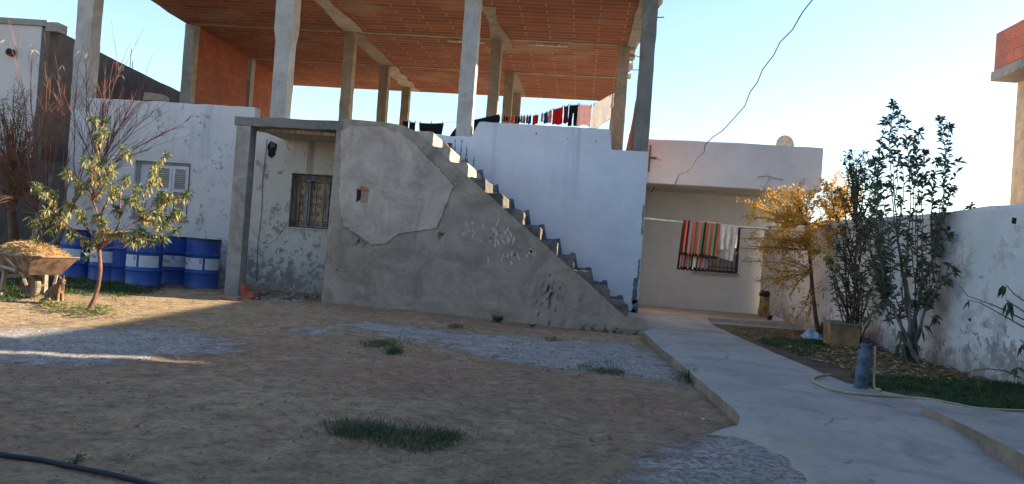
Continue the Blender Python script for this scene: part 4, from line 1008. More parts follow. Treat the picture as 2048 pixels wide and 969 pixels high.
# ------------------------------------------------------------------ ground cover
def gb(x, y):            # bed height where the bed lies
    return .04+.035*(nz(x, y, 4, 1.6)+.3)
def grass(name, polypx, n, h, mats, label, seed, bed=False, w=.006, lean=.5, edge=0):
    r_ = random.Random(seed); poly = gp(polypx) if not isinstance(polypx[0], Vector) else polypx
    xs = [p[0] for p in poly]; ys = [p[1] for p in poly]; mb = MB(); k = 0; tries = 0
    while k < n and tries < n*12:
        tries += 1; x = r_.uniform(min(xs), max(xs)); y = r_.uniform(min(ys), max(ys))
        if not pip(x, y, poly): continue
        dn = nz(x, y, seed, 2.2)+.6*nz(x, y, seed, 7)
        if not bed and pdist(x, y, poly) < r_.random()**1.5*(.5 if len(poly) > 8 else .22): continue
        if dn < r_.uniform(-.75, .25): continue
        k += 1; z = gb(x, y) if bed else gz(x, y)
        if not bed and r_.random() < .14: x += r_.gauss(0, .13); y += r_.gauss(0, .16)
        hh = h*r_.uniform(.4, 1.2)*(1+dn*.6); v = Vector((r_.gauss(0, lean), r_.gauss(0, lean), 1)).normalized()*hh
        s_ = Vector((r_.gauss(0, 1), r_.gauss(0, 1), 0)).normalized()*w*r_.uniform(.6, 1.3)
        p = Vector((x, y, z-.004)); m_ = p+v*.55; t_ = p+v+Vector((v.x, v.y, -.3*hh))*.35
        mb.t = r_.random(); b = len(mb.v); mb.v += [tuple(p-s_), tuple(p+s_), tuple(m_+s_*.8), tuple(m_-s_*.8), tuple(t_)]
        mb.face([b, b+1, b+2, b+3]); mb.face([b+3, b+2, b+4])
    mb.raw = True; o = mb.build(name, mats, None, (sum(xs)/len(xs), sum(ys)/len(ys), 0)); tag(o, label, 'grass', None, 'stuff'); return o
M['grassdark'] = leafmat('dark tired grass', (.045, .070, .030), (.14, .15, .07), .2)
M['grassgreen'] = leafmat('fresh green grass', (.028, .060, .018), (.060, .110, .032), .25)
def litter(name, polypx, n, mat, label, seed, bed=False, L=(.05, .09), w=.025, up=.02, cat='leaves'):
    r_ = random.Random(seed); poly = gp(polypx); xs = [p[0] for p in poly]; ys = [p[1] for p in poly]; mb = MB(); k = 0; tries = 0
    while k < n and tries < n*12:
        tries += 1; x = r_.uniform(min(xs), max(xs)); y = r_.uniform(min(ys), max(ys))
        if not pip(x, y, poly) or nz(x, y, seed, 3) < r_.uniform(-.8, .2): continue
        k += 1; z = gb(x, y)+.004 if bed else gz(x, y)+.004
        mb.cur = r_.randrange(len(mat)) if isinstance(mat, list) else 0
        mb.t = r_.random(); a = r_.uniform(0, 6.28); mb.leaf((x, y, z+r_.uniform(0, up)), (math.cos(a), math.sin(a), r_.uniform(-.1, .35)), (-math.sin(a), math.cos(a), r_.uniform(-.4, .4)), r_.uniform(*L), w*r_.uniform(.7, 1.2), 0)
    mb.raw = True; o = mb.build(name, mat, None, (sum(xs)/len(xs), sum(ys)/len(ys), 0)); tag(o, label, cat, None, 'stuff'); return o
grass('grass_patch', [(640, 848), (690, 840), (760, 846), (800, 862), (850, 858), (925, 868), (935, 882), (900, 905), (840, 904), (760, 896), (720, 880), (700, 895), (690, 880), (650, 868)], 3600, .065, M['grassdark'], 'widest ragged patch of dark grass in the open yard', 1, False, .003, .8)
grass('grass_patch', [(715, 690), (745, 680), (795, 684), (800, 695), (750, 698)], 420, .07, M['grassdark'], 'faint grass tuft left of the yard middle, beside the pale cement', 2, False, .004, .8)
grass('grass_patch', [(768, 702), (790, 698), (808, 705), (800, 713), (772, 712)], 350, .07, M['grassgreen'], 'small green tuft just in front of the faint one', 3, False, .004, .8)
grass('grass_patch', [(1150, 732), (1180, 722), (1225, 728), (1260, 748), (1240, 756), (1180, 748)], 850, .07, M['grassdark'], 'grass patch on the cement smear right of the yard middle', 4, False, .004, .8)
grass('grass_patch', [(1368, 750), (1385, 745), (1410, 770), (1402, 778), (1372, 765)], 700, .12, M['grassgreen'], 'thick grass tuft against the brown kerb of the path', 5, False, .004, .6)
grass('grass_patch', [(1085, 678), (1110, 675), (1120, 683), (1095, 685)], 200, .05, M['grassdark'], 'tiny tuft on the bare soil below the long weed by the staircase', 6, False, .004, .8)
grass('grass_patch', [(890, 652), (920, 650), (930, 657), (900, 659)], 200, .06, M['grassdark'], 'tiny tuft near the staircase wall, left of the round weed', 7, False, .004, .8)
grass('lawn_strip', [(-60, 604), (40, 604), (120, 590), (230, 600), (330, 584), (330, 572), (232, 566), (110, 556), (-60, 560)], 15000, .075, M['grassgreen'], 'strip of low green grass in front of the blue drums', 8, False, .005, .7)
grass('bed_grass', [(1510, 688), (1560, 682), (1660, 690), (1660, 712), (1600, 722), (1550, 706)], 2600, .06, M['grassgreen'], 'grass at the far end of the garden bed under the golden tree', 9, True, .005, .7)
grass('bed_grass', [(1700, 765), (1760, 765), (1860, 760), (1960, 772), (2120, 790), (2120, 860), (2040, 842), (1930, 828), (1820, 802), (1750, 790)], 11000, .075, M['grassgreen'], 'grass along the path edge beyond the blue standpipe', 10, True, .004, .8)
litter('fallen_leaves', [(1420, 668), (1480, 660), (1560, 668), (1640, 668), (1660, 690), (1560, 684), (1500, 690)], 900, [M['leafgold'], M['leafolive']], 'golden fallen leaves under the golden tree', 12, True, (.03, .06), .025)
litter('fallen_leaves', [(1560, 700), (1700, 700), (1780, 700), (1860, 730), (1960, 760), (1960, 790), (1850, 770), (1740, 765), (1640, 735)], 1500, [M['leafolive'], M['leafdry'], M['leafgold']], 'brown and yellow litter covering the middle of the garden bed', 13, True, (.05, .1), .035)
litter('leaf_pile', [(72, 612), (100, 604), (150, 612), (200, 616), (240, 622), (236, 632), (180, 636), (110, 630)], 650, [M['leafgreen'], M['leafyellow'], M['leafgreen']], 'green and yellow leaf cuttings spread round the little tree trunk', 14, False, (.07, .13), .022, .05)
litter('fallen_leaves', [(-20, 600), (300, 600), (420, 615), (300, 640), (-20, 650)], 260, [M['leafdry'], M['leafyellow']], 'scattered dry leaves on the sunny sand', 15, False, (.03, .08), .018, .01)
def pebbles(name, x0, x1, y0, y1, n, s0, s1, mat, label, seed, poly=None):
    r_ = random.Random(seed); mb = MB()
    for i in range(n):
        for _ in range(20):
            x = r_.uniform(x0, x1); y = y0+(y1-y0)*r_.random()**1.4
            if poly is None or pip(x, y, poly): break
        s_ = s0*(s1/s0)**(r_.random()**2.5); z = gz(x, y)
        pts = [(x+s_*math.cos(a)*r_.uniform(.7, 1.2), y+s_*math.sin(a)*r_.uniform(.6, 1.1), z-.003) for a in np.linspace(0, 6.28, 6)[:-1]]
        top = [(x+(p[0]-x)*.6+r_.uniform(-.2, .2)*s_, y+(p[1]-y)*.6, z+s_*r_.uniform(.3, .8)) for p in pts]
        mb.cur = r_.randrange(len(mat)); mb.add(pts+top, [(0, 1, 6, 5), (1, 2, 7, 6), (2, 3, 8, 7), (3, 4, 9, 8), (4, 0, 5, 9), (5, 6, 7, 8, 9)])
    o = mb.build(name, mat, None, ((x0+x1)/2, (y0+y1)/2, 0)); tag(o, label, 'gravel', None, 'stuff')
PB = [simple('brown pebble', (.24, .175, .12), .9, .3, 9), simple('grey pebble', (.34, .32, .29), .9, .3, 9), simple('rust pebble', (.26, .15, .10), .9, .3, 9)]
pebbles('gravel', -4.5, 1.1, 2.6, 12.0, 3600, .003, .019, PB, 'small stones and crumbs strewn over the yard earth', 21)
pebbles('gravel', -9, -3.5, 5, 12.2, 900, .004, .014, PB, 'crumbs of stone on the earth below the drums', 22)
pebbles('rubble', -5.5, -4.4, 11.9, 13.6, 260, .015, .06, [M['concrete_brown'], M['concrete'], M['rebar']], 'broken cement crumbs heaped at the porch floor', 23)
pebbles('rubble', 2.6, 4.9, 8.2, 14.6, 260, .01, .035, [PB[0], M['rebar']], 'clods of earth in the garden bed', 24)

# weeds
def weed(p, h, n, mat, label, seed, cat='weed'):
    r_ = random.Random(seed); mb = MB(); p = Vector(p)
    for i in range(n):
        v = rv(r_, .2, 1.4).normalized()*h*r_.uniform(.4, 1); mb.t = r_.random(); mb.tube([p, p+v*.5+Vector((0, 0, .02)), p+v], [.003, .002, .001], 3, False)
        for k in range(6): mb.t = r_.random(); mb.leaf(p+v*r_.uniform(.3, 1), rv(r_, -.3, .8), rv(r_), h*.28, h*.12, .2)
    mb.raw = True; o = mb.build('weed', mat, None, tuple(p)); tag(o, label, cat)
weed(G(995, 646), .17, 26, M['leafcol'], 'round green weed at the foot of the staircase wall', 1)
weed(G(1064, 655), .10, 14, M['leafcol'], 'flat weed to the right of the round one at the staircase foot', 2)
weed(G(150, 932), .075, 6, M['leafcol'], 'small seedling beside the black hose in the foreground', 3)
weed(G(1700, 700)+Vector((.1, .5, .1)), .35, 34, M['leafcol'], 'green weed leaning over the rusty basin', 4)

# ------------------------------------------------------------------ wheelbarrow with straw
M['rust'] = simple('rusty brown barrow paint', (.165, .108, .078), .85, .6, 6, .4)
M['barwood'] = simple('weathered barrow wood', (.27, .22, .165), .85, .4, 12, .4, 0, (.4, 1, 1))
M['tyre'] = simple('dusty tyre', (.22, .18, .13), .9, .35, 10, .5)
gx0 = P(125, 518, Y=9.85)
B = thing('wheelbarrow', (gx0.x, 9.85, gz(-7.2, 9.85)), 'old rusty wheelbarrow heaped with straw in the sun at the left edge', 'wheelbarrow')
OX, OY, OZ = gx0.x, 9.85, gz(-7.2, 9.85)
def L(x, y, z): return Vector((OX+x, OY+y+.10*x*-1, OZ+z))
top = [(0, -.30), (0, .30), (-1.15, .33), (-1.15, -.33)]; bot = [(-.22, -.2), (-.22, .2), (-.92, .24), (-.92, -.24)]
mb = MB(); zt, zb = .575, .33
vo = [L(x, y, zt+(-.03 if x < -.5 else 0)) for x, y in top]+[L(x, y, zb) for x, y in bot]
vi = [L(x*.985-.012, y*.95, zt-.002+(-.03 if x < -.5 else 0)) for x, y in top]+[L(x*.97-.02, y*.93, zb+.02) for x, y in bot]
b = 0; mb.v = [tuple(v) for v in vo+vi]
for k in range(4):
    k2 = (k+1) % 4; mb.face([k, k2, 4+k2, 4+k]); mb.face([8+k, 12+k, 12+k2, 8+k2]); mb.face([k, 8+k, 8+k2, k2])
mb.face([4, 5, 6, 7]); mb.face([12, 15, 14, 13])
mb.build('tray', M['rust'], B)
mb = MB(); rim = [L(x, y, zt+.004+(-.03 if x < -.5 else 0)) for x, y in top+top[:1]]; mb.tube(rim, .011, 6); mb.build('tray_rim', M['rust'], B)
for s_ in (-1, 1):
    mb = MB(); mb.bar(L(-.36, .27*s_, .50-.12), L(-1.9, .33*s_, .50), .035, .035); mb.bar(L(-.62, .30*s_, .56), L(-.34, .22*s_, .34), .03, .03); mb.bar(L(-.34, .22*s_, .35), L(-.30, .17*s_, .19), .028, .028)
    mb.build('handle', M['barwood'], B)
    mb = MB(); mb.bar(L(-.68, .25*s_, .36), L(-.70, .27*s_, -.005), .05, .045); mb.build('leg', M['barwood'], B)
    mb = MB(); mb.bar(L(-1.06, .25*s_, .38), L(-1.2, .27*s_, 0), .04, .04); mb.build('leg', M['barwood'], B)
    mb = MB(); mb.bar(L(-.70, .27*s_, .09), L(-1.18, .27*s_, .10), .03, .03); mb.build('brace', M['barwood'], B)
mb = MB(); wc = L(-.53, 0, .165)

n = 26
for i in range(n):
    a = 2*math.pi*i/n
    for (rr, yy) in ((.165, -.02), (.165, .02), (.15, .038), (.105, .03), (.105, -.03), (.15, -.038)): mb.v.append((wc.x+rr*math.cos(a), wc.y+yy, wc.z+rr*math.sin(a)))
for i in range(n):
    for k in range(6): k2 = (k+1) % 6; j = (i+1) % n; mb.face([i*6+k, i*6+k2, j*6+k2, j*6+k])
wh = mb.build('wheel', M['tyre'], B)
mb = MB(); mb.tube([wc+Vector((0, -.022, 0)), wc+Vector((0, .022, 0))], .106, 18); mb.tube([wc+Vector((0, -.2, 0)), wc+Vector((0, .2, 0))], .012, 6); mb.build('rim', M['rust'], wh)
B.rotation_euler.z = R(-22); B.location.x -= .10; B.scale = (1.12, 1.12, 1.05)
r_ = random.Random(17); mb = MB(); nu, nv = 26, 14
def hz(x, y):
    e = max(0, 1-abs((x+.58)/.53)**2.4)*max(0, 1-abs(y/.275)**2.2)
    return zt-.02+.17*e**.7*(1+.25*nz(x, y, 2, 6))+.02*nz(x, y, 5, 17)
for i in range(nu+1):
    for j in range(nv+1):
        x = -.045-1.06*i/nu; y = -.272+.544*j/nv; p = L(x, y, hz(x, y)); mb.v.append(tuple(p))
for i in range(nu):
    for j in range(nv): a = i*(nv+1)+j; mb.face([a, a+1, a+nv+2, a+nv+1])
for i in range(2600):
    x = r_.uniform(-1.08, -.07); y = r_.uniform(-.26, .26); p = L(x, y, hz(x, y)+r_.uniform(-.01, .02)); a = r_.uniform(0, 6.28); mb.t = r_.random()
    mb.leaf(p, (math.cos(a), math.sin(a), r_.uniform(-.4, .6)), rv(r_), r_.uniform(.03, .10), r_.uniform(.004, .011), .15)
M['straw'] = leafmat('straw', (.26, .15, .06), (.55, .38, .18), .15, 9, .8)
mb.raw = True; sh = mb.build('straw_heap', M['straw'], None, (OX, OY, OZ)); sh.rotation_euler.z = R(-22); sh.location.x -= .10; sh.scale = (1.12, 1.12, 1.05)
tag(sh, 'heap of straw and dry leaves piled in the wheelbarrow', 'straw', None, 'stuff')

# ------------------------------------------------------------------ cat
def skin(name, V, E_, rad, mat, parent=None, sub=2, root=0):
    me = bpy.data.meshes.new(name); me.from_pydata([tuple(v) for v in V], E_, [])
    ob = bpy.data.objects.new(name, me); COL.objects.link(ob)
    sk = ob.modifiers.new('s', 'SKIN'); sk.use_smooth_shade = True
    for i, r__ in enumerate(rad):
        rr = r__ if hasattr(r__, '__len__') else (r__, r__); me.skin_vertices[0].data[i].radius = rr
    me.skin_vertices[0].data[root].use_root = True
    sb = ob.modifiers.new('u', 'SUBSURF'); sb.levels = sub; sb.render_levels = sub
    dg = bpy.context.evaluated_depsgraph_get(); m2 = bpy.data.meshes.new_from_object(ob.evaluated_get(dg))
    ob.modifiers.clear(); ob.data = m2; m2.materials.clear(); m2.materials.append(mat)
    return ob
q = N('tabby fur')
w = q.n('TexWave'); w.inputs['Scale'].default_value = 11; w.inputs['Distortion'].default_value = 4; w.inputs['Detail'].default_value = 3; q.l(q.pos((1, .4, .35)), w.inputs['Vector'])
n1 = q.noise(9, 4); n2 = q.noise(160, 2)
c = q.mix(q.ramp(w.outputs['Fac'], .4, .7), (.24, .15, .085), (.06, .036, .022)); c = q.mix(q.ramp(n1, .56, .66), c, (.50, .38, .26)); c = q.mix(q.math('MULTIPLY', q.ramp(n2, .4, .6), .3), c, (.12, .07, .04))
M['fur'] = q.out(c, .9, n2, .6, .006)
cp = G(104, 605)
V = [(0, 0, .085), (.055, 0, .135), (.115, 0, .185), (.150, 0, .225), (.175, -.004, .272), (.212, -.012, .262),
     (.142, .026, .12), (.152, .028, .05), (.155, .028, .014), (.185, .028, .010),
     (.142, -.026, .12), (.152, -.028, .05), (.155, -.028, .014), (.185, -.028, .010),
     (.045, .055, .070), (.10, .066, .022), (.14, .066, .012), (.045, -.055, .070), (.10, -.066, .022), (.14, -.066, .012),
     (-.065, .01, .035), (-.07, -.06, .018), (0, -.115, .014), (.07, -.125, .014)]
E_ = [(0, 1), (1, 2), (2, 3), (3, 4), (4, 5), (2, 6), (6, 7), (7, 8), (8, 9), (2, 10), (10, 11), (11, 12), (12, 13), (0, 14), (14, 15), (15, 16), (0, 17), (17, 18), (18, 19), (0, 20), (20, 21), (21, 22), (22, 23)]
Rr = [.080, .072, .056, .040, .046, .022, .024, .017, .015, .014, .024, .017, .015, .014, .050, .022, .014, .050, .022, .014, .022, .016, .014, .010]
cat = skin('cat', V, E_, Rr, M['fur'])
bm = bmesh.new(); bm.from_mesh(cat.data)
for s_ in (-1, 1):
    for d_ in (0,):
        c0 = Vector((.160, s_*.026-.004, .300)); vs = [bm.verts.new(c0+Vector(v)) for v in ((-.014, -.004*s_-.008, 0), (.014, -.012*s_, 0), (.002, .016*s_, -.006), (-.002, .008*s_, .040))]
        for f in ((0, 1, 3), (1, 2, 3), (2, 0, 3), (0, 2, 1)): bm.faces.new([vs[i] for i in f])
M['catface'] = simple('cat eyes and nose', (.03, .025, .02), .3, .1, 5)
cat.data.materials.append(M['catface'])
for s_ in (-1, 1):
    mt = Matrix.Translation((.207, s_*.018-.006, .284)); r2 = bmesh.ops.create_uvsphere(bm, u_segments=8, v_segments=6, radius=.0065, matrix=mt)
    for v in r2['verts']:
        for f in v.link_faces: f.material_index = 1
r2 = bmesh.ops.create_uvsphere(bm, u_segments=8, v_segments=6, radius=.006, matrix=Matrix.Translation((.232, -.014, .266)))
for v in r2['verts']:
    for f in v.link_faces: f.material_index = 1
bm.to_mesh(cat.data); bm.free(); cat.data.polygons.foreach_set('use_smooth', [True]*len(cat.data.polygons))
cat.scale = (1.18, 1.18, 1.14); cat.location = (cp.x+.0, cp.y-.05, cp.z+.002); cat.rotation_euler.z = R(-14); tag(cat, 'brown tabby cat sitting on the sand beside the wheelbarrow, facing right', 'cat')

# ------------------------------------------------------------------ bits by the porch post
M['redbag'] = simple('red plastic', (.42, .10, .065), .55, .3, 9, .3)
M['pinkbrick'] = simple('dusty red tile', (.30, .15, .12), .9, .3, 9, .4)
p = G(492, 598)
mb = MB(); r_ = random.Random(4)
bm_pts = [(-.09, 0), (-.07, .10), (-.075, .22), (-.02, .225), (.0, .12), (.05, .09), (.12, .10), (.13, .03), (.06, 0)]
mb.prism(jag([(p.x+a, p.z+b_) for a, b_ in bm_pts], .04, .006, 2), p.y-.05, p.y+.10)
tag(mb.build('red_bucket_piece', M['redbag'], None, tuple(p)), 'broken orange red plastic piece lying against the porch post', 'plastic piece')
p = G(470, 600)
mb = MB(); mb.prism(jag([(p.x-.13, p.z), (p.x+.16, p.z), (p.x+.16, p.z+.07), (p.x-.05, p.z+.075), (p.x-.13, p.z+.05)], .05, .006, 2), p.y-.28, p.y-.10)
tag(mb.build('tile_piece', M['pinkbrick'], None, tuple(p)), 'dusty pink red tile piece on the ground at the porch post base', 'tile')
mb = MB(); a = G(505, 598, .02); b_ = G(540, 586, .05); mb.tube([a, (a+b_)/2+Vector((0, 0, .01)), b_], .012, 5)
tag(mb.build('stick', M['barkbrown'], None, tuple(a)), 'dark stick lying beside the orange red plastic piece', 'stick')

# ------------------------------------------------------------------ pole, rug and cloth
a = P(1290, 437, Y=15.6); b_ = P(1700, 471, Y=15.6); b_.x = wx(15.6)+.02
mb = MB(); mb.tube([a-Vector((.2, 0, 0)), a.lerp(b_, .3)-Vector((0, 0, .012)), a.lerp(b_, .6)-Vector((0, 0, .012)), b_], .021, 8)
tag(mb.build('drying_pole', M['steel'], None, tuple(a)), 'long horizontal metal pole between the white house corner and the courtyard wall', 'pole')
def drape(p0, p1, dropf, nu, nv, y0, fold=.03, seed=0, colf=None, tail=None, slant=0, flare=0):
    """cloth hanging in the plane through p0-p1; dropf(u) gives its length"""
    mb = MB(); p0, p1 = Vector(p0), Vector(p1); d = (p1-p0); nrm = Vector((d.y, -d.x, 0)).normalized()
    for side in (0, 1):
        for i in range(nu+1):
            u = i/nu; D_ = dropf(u)
            for j in range(nv+1):
                v = j/nv; p = p0+d*u+Vector((0, 0, -D_*v)) + d.normalized()*(slant*v*D_+flare*(u-.5)*v)
                off = fold*v**.6*math.sin(u*nu*.9+seed)*.6+fold*v*nz(u*4, v*2, seed, 1.5)
                p += nrm*(off+(.0 if y0 == 0 else -y0)+(-.004 if side else .004)); mb.v.append(tuple(p))
    n1_ = (nu+1)*(nv+1)
    for i in range(nu):
        for j in range(nv):
            a_ = i*(nv+1)+j; mb.cur = colf(i/nu, j/nv) if colf else 0
            mb.face([a_, a_+1, a_+nv+2, a_+nv+1]); mb.face([n1_+a_, n1_+a_+nv+1, n1_+a_+nv+2, n1_+a_+1])
    for i in range(nu):
        for j, in ((0,), (nv,)):
            a_ = i*(nv+1)+j; mb.cur = colf(i/nu, min(.99, j/nv)) if colf else 0; mb.face([a_, a_+nv+1, n1_+a_+nv+1, n1_+a_])
    for i in (0, nu):
        for j in range(nv): a_ = i*(nv+1)+j; mb.cur = colf(min(.99, i/nu), j/nv) if colf else 0; mb.face([a_, n1_+a_, n1_+a_+1, a_+1])
    return mb
CC = dict(dr=(.10, .025, .02), bk=(.018, .015, .016), og=(.48, .10, .045), cr=(.50, .13, .095), bl=(.20, .22, .27), dg=(.035, .13, .065), sg=(.15, .25, .15), wh=(.55, .5, .42))
CN = list(CC); CM = [simple('rug wool '+k, v, .95, .15, 40, .3) for k, v in CC.items()]
seq = ['dr', 'og', 'bk', 'bl', 'cr', 'cr', 'dg', 'cr', 'cr', 'sg', 'bk', 'og', 'sg', 'cr', 'cr', 'sg', 'dg', 'og']
seq2 = ['bk', 'bl', 'cr', 'cr', 'bk', 'bl', 'cr', 'dg', 'sg', 'bk', 'wh', 'wh', 'bk', 'bl', 'cr', 'cr', 'bl', 'bl', 'bl', 'cr']
pf = a.lerp(b_, 0); d_ = b_-a
def onpole(px): 
    p = P(px, 450, Y=15.6); t = (p.x-a.x)/(b_.x-a.x); return a.lerp(b_, t)+Vector((0, 0, .018))
r0_, r1_ = onpole(1366), onpole(1440)
RG = thing('striped_rug', tuple(r0_), 'wool rug with coral, green, grey and black stripes and zigzag hem, folded over the pole', 'rug')
NU = 56
zig = lambda u: .035*abs(((u*11) % 1)*2-1)
def colfront(u, v):
    if v > .90-.0*u and v > .93-.05*abs(((u*11) % 1)*2-1): return CN.index('bk')
    return CN.index(seq[min(len(seq)-1, int(u*len(seq)))])
mb = drape(r0_, r1_, lambda u: .70+.02*u-zig(u), NU, 26, -.05, .016, 1, colfront, slant=-.055); mb.build('front_fall', CM, RG)
def colback(u, v):
    if v > .95-.05*abs(((u*7) % 1)*2-1): return CN.index('bk')
    return CN.index(seq2[min(len(seq2)-1, int(u*len(seq2)))])
mb = drape(r0_, r0_.lerp(r1_, .82), lambda u: .99+.0*u-.025*abs(((u*7) % 1)*2-1), 44, 30, .045, .012, 4, colback, slant=-.06); mb.build('back_fall', CM, RG)
mb = MB(); n = 56
for i in range(n+1):
    p = r0_.lerp(r1_, i/n)
    for k in range(7): a_ = math.pi*k/6; mb.v.append((p.x, p.y-.05*math.cos(a_), p.z-.0+.014*math.sin(a_)))
for i in range(n):
    mb.cur = CN.index(seq[min(len(seq)-1, int(i/n*len(seq)))])
    for k in range(6): q_ = i*7+k; mb.face([q_, q_+1, q_+8, q_+7])
mb.build('fold', CM, RG)
M['beige'] = simple('beige cloth', (.60, .55, .47), .95, .1, 20, .2)
c0_, c1_ = onpole(1440), onpole(1476)
CL = thing('beige_cloth', tuple(c0_), 'plain beige cloth hanging on the pole right of the striped rug', 'cloth')
mb = drape(c0_, c1_, lambda u: (.52 if u < .55 else .50)-.05*u, 22, 14, -.05, .024, 9, slant=-.02); mb.build('front_fall', M['beige'], CL)
mb = drape(c0_.lerp(c1_, .1), c1_, lambda u: .66+.06*u, 20, 12, .034, .02, 3, slant=-.06); mb.build('back_fall', M['beige'], CL)

# ------------------------------------------------------------------ washing on the roof
M['line'] = simple('white line', (.4, .4, .4), .7, .1, 5)
def hit(px, py, A, B_):
    """point of the vertical plane through A and B_ seen at the given spot"""
    A, B_ = Vector(A), Vector(B_); n_ = Vector((B_.y-A.y, A.x-B_.x, 0)); d = ray(px, py); t = (A-EYE).dot(n_)/d.dot(n_); return EYE+d*t
LA, LB = P(1246, 176, Y=15.6), P(968, 228, Y=19.6)
LINE = [(1246, 180), (1225, 187), (1185, 211), (1160, 209), (1140, 210), (1125, 214), (1108, 218), (1090, 226), (1070, 231), (1040, 232), (1010, 232), (995, 231), (940, 236)]
lp = [hit(px, py, LA, LB) for px, py in LINE]
mb = MB(); mb.tube(lp, .004, 4); tag(mb.build('clothes_line', M['line'], None, tuple(lp[0])), 'washing line running back from the right columns, holding the coloured washing', 'clothes line')
def zline_at(px):
    for (x1, y1), (x2, y2) in zip(LINE[:-1], LINE[1:]):
        if x2 <= px <= x1: return y2+(y1-y2)*(px-x2)/(x1-x2)
    return LINE[0][1]
COLS = dict(cream=(.86, .82, .77), pink=(.74, .53, .52), black=(.02, .02, .03), red=(.42, .02, .02), maroon=(.13, .03, .035), navy=(.03, .045, .13), blue=(.03, .08, .26), white=(.6, .6, .6), tan=(.32, .19, .10), brown=(.10, .055, .045), orange=(.42, .10, .05), pinkish=(.55, .25, .22))
CMT = {k: leafmat(k+' washing', tuple(x*.9 for x in v), tuple(min(1, x*1.1) for x in v), .4, 9, .95) for k, v in COLS.items()}
M['peg'] = simple('brown clothes peg', (.10, .05, .03), .7, .2, 8)
def garment(name, x0, x1, yb, col, label, cat, seed=0, legs=False, A=LA, B_=LB, zl_=None, group=None, wf=None, pegs=2):
    f_ = zl_ or zline_at; p0 = hit(x0, f_(x0)+1, A, B_); p1 = hit(x1, f_(x1)+1, A, B_); pm = hit((x0+x1)/2, yb, A, B_)
    drop = (p0.z+p1.z)/2-pm.z
    T_ = thing(name, tuple(p0), label, cat, group)
    if legs:
        q1 = p0.lerp(p1, .46); q2 = p0.lerp(p1, .54)
        mb = drape(p0, p1, lambda u: drop*.38, 8, 4, 0, .008, seed); mb.build('waist', CMT[col], T_)
        dz = Vector((0, 0, drop*.36))
        for (s0, s1, sl) in ((p0, q1, -.05), (q2, p1, .05)):
            mb = drape(s0-dz, s1-dz, lambda u: drop*.64, 5, 8, 0, .012, seed, slant=sl); mb.build('leg', CMT[col], T_)
    else:
        fl = (p1-p0).length*(wf or 0)
        mb = drape(p0, p1, lambda u: drop*(1+.06*math.sin(u*5+seed)), 14, 10, 0, .02, seed, flare=fl); mb.build('cloth', CMT[col], T_)
    for k in range(pegs):
        p = p0.lerp(p1, .06+.88*k/max(1, pegs-1)) if pegs > 1 else p0.lerp(p1, .5)
        mb = MB(); mb.bar(p-Vector((0, 0, .035)), p+Vector((0, 0, .045)), .014, .02); mb.build('peg', M['peg'], T_)
    return T_
garment('t_shirt', 1186, 1223, 252, 'cream', 'largest cream shirt at the near right end of the roof washing line', 'shirt', 1, wf=.1, group='washing on the roof line')
garment('t_shirt', 1157, 1184, 252, 'pink', 'pale pink shirt between the cream shirt and the black trousers', 'shirt', 2, group='washing on the roof line')
garment('trousers', 1139, 1157, 252, 'black', 'black trousers hanging left of the pink shirt', 'trousers', 3, True, group='washing on the roof line')
garment('t_shirt', 1106, 1126, 249, 'red', 'bright red shirt, largest of the red washing', 'shirt', 4, group='washing on the roof line')
garment('vest', 1128, 1137, 246, 'maroon', 'dark red vest just right of the bright red shirt', 'vest', 5, group='washing on the roof line')
garment('scarf', 1224, 1228, 214, 'white', 'narrow white strap hanging at the very end of the line beside the cream shirt', 'strap', 6, group='washing on the roof line', pegs=1)
small = [(1097, 1104, 'pinkish', 246, 'pinkish shirt peeking out left of the bright red shirt', 'shirt'), (1088, 1096, 'blue', 247, 'blue shorts third from the bright red shirt', 'shorts'), (1082, 1087, 'white', 244, 'small white top beside the blue shorts', 'top'),
         (1066, 1077, 'red', 249, 'small red shirt amid the little hanging items', 'shirt'), (1058, 1063, 'navy', 248, 'narrow navy sock left of the small red shirt', 'sock'), (1053, 1057, 'blue', 247, 'blue sock next to the navy one', 'sock'), (1046, 1051, 'tan', 247, 'tan sock beside the blue sock', 'sock'), (1041, 1045, 'tan', 246, 'second tan sock, left of the first', 'sock'),
         (1036, 1040, 'black', 246, 'black sock right of the orange one', 'sock'), (1031, 1035, 'navy', 246, 'dark navy sock touching the black one', 'sock'), (1023, 1029, 'orange', 245, 'orange red sock in the row of socks', 'sock'), (1018, 1022, 'tan', 244, 'tan sock left of the orange red one', 'sock'), (1012, 1017, 'maroon', 243, 'maroon sock near the far end of the line', 'sock'), (1007, 1011, 'brown', 243, 'brown sock at the far end of the row of socks', 'sock'), (994, 1000, 'black', 243, 'black item hanging alone beside the second column', 'cloth')]
for i, (x0, x1, c_, yb, lab, ct) in enumerate(small):
    garment(ct if ct != 'top' else 'small_top', x0, x1, yb, c_, lab, ct, 10+i, group='washing on the roof line', pegs=1)
L2A, L2B = P(796, 241, Y=16.0), P(990, 226, Y=16.2)
L2 = [(796, 240), (808, 241), (830, 245), (860, 248), (893, 246), (930, 243), (960, 238), (992, 231)]
def z2(px):
    for (x1, y1), (x2, y2) in zip(L2[:-1], L2[1:]):
        if x1 <= px <= x2: return y1+(y2-y1)*(px-x1)/(x2-x1)
    return 240
mb = MB(); mb.tube([hit(px, py, L2A, L2B) for px, py in L2], .004, 4); tag(mb.build('clothes_line', M['line'], None, tuple(L2A)), 'washing line above the stair top, holding the black washing', 'clothes line')
kw = dict(A=L2A, B_=L2B, zl_=z2, group='black washing above the stair top')
garment('cloth', 806, 817, 266, 'black', 'leftmost narrow black cloth above the stair top', 'cloth', 31, **kw)
garment('cloth', 819, 831, 268, 'black', 'second narrow black cloth above the stair top', 'cloth', 32, **kw)
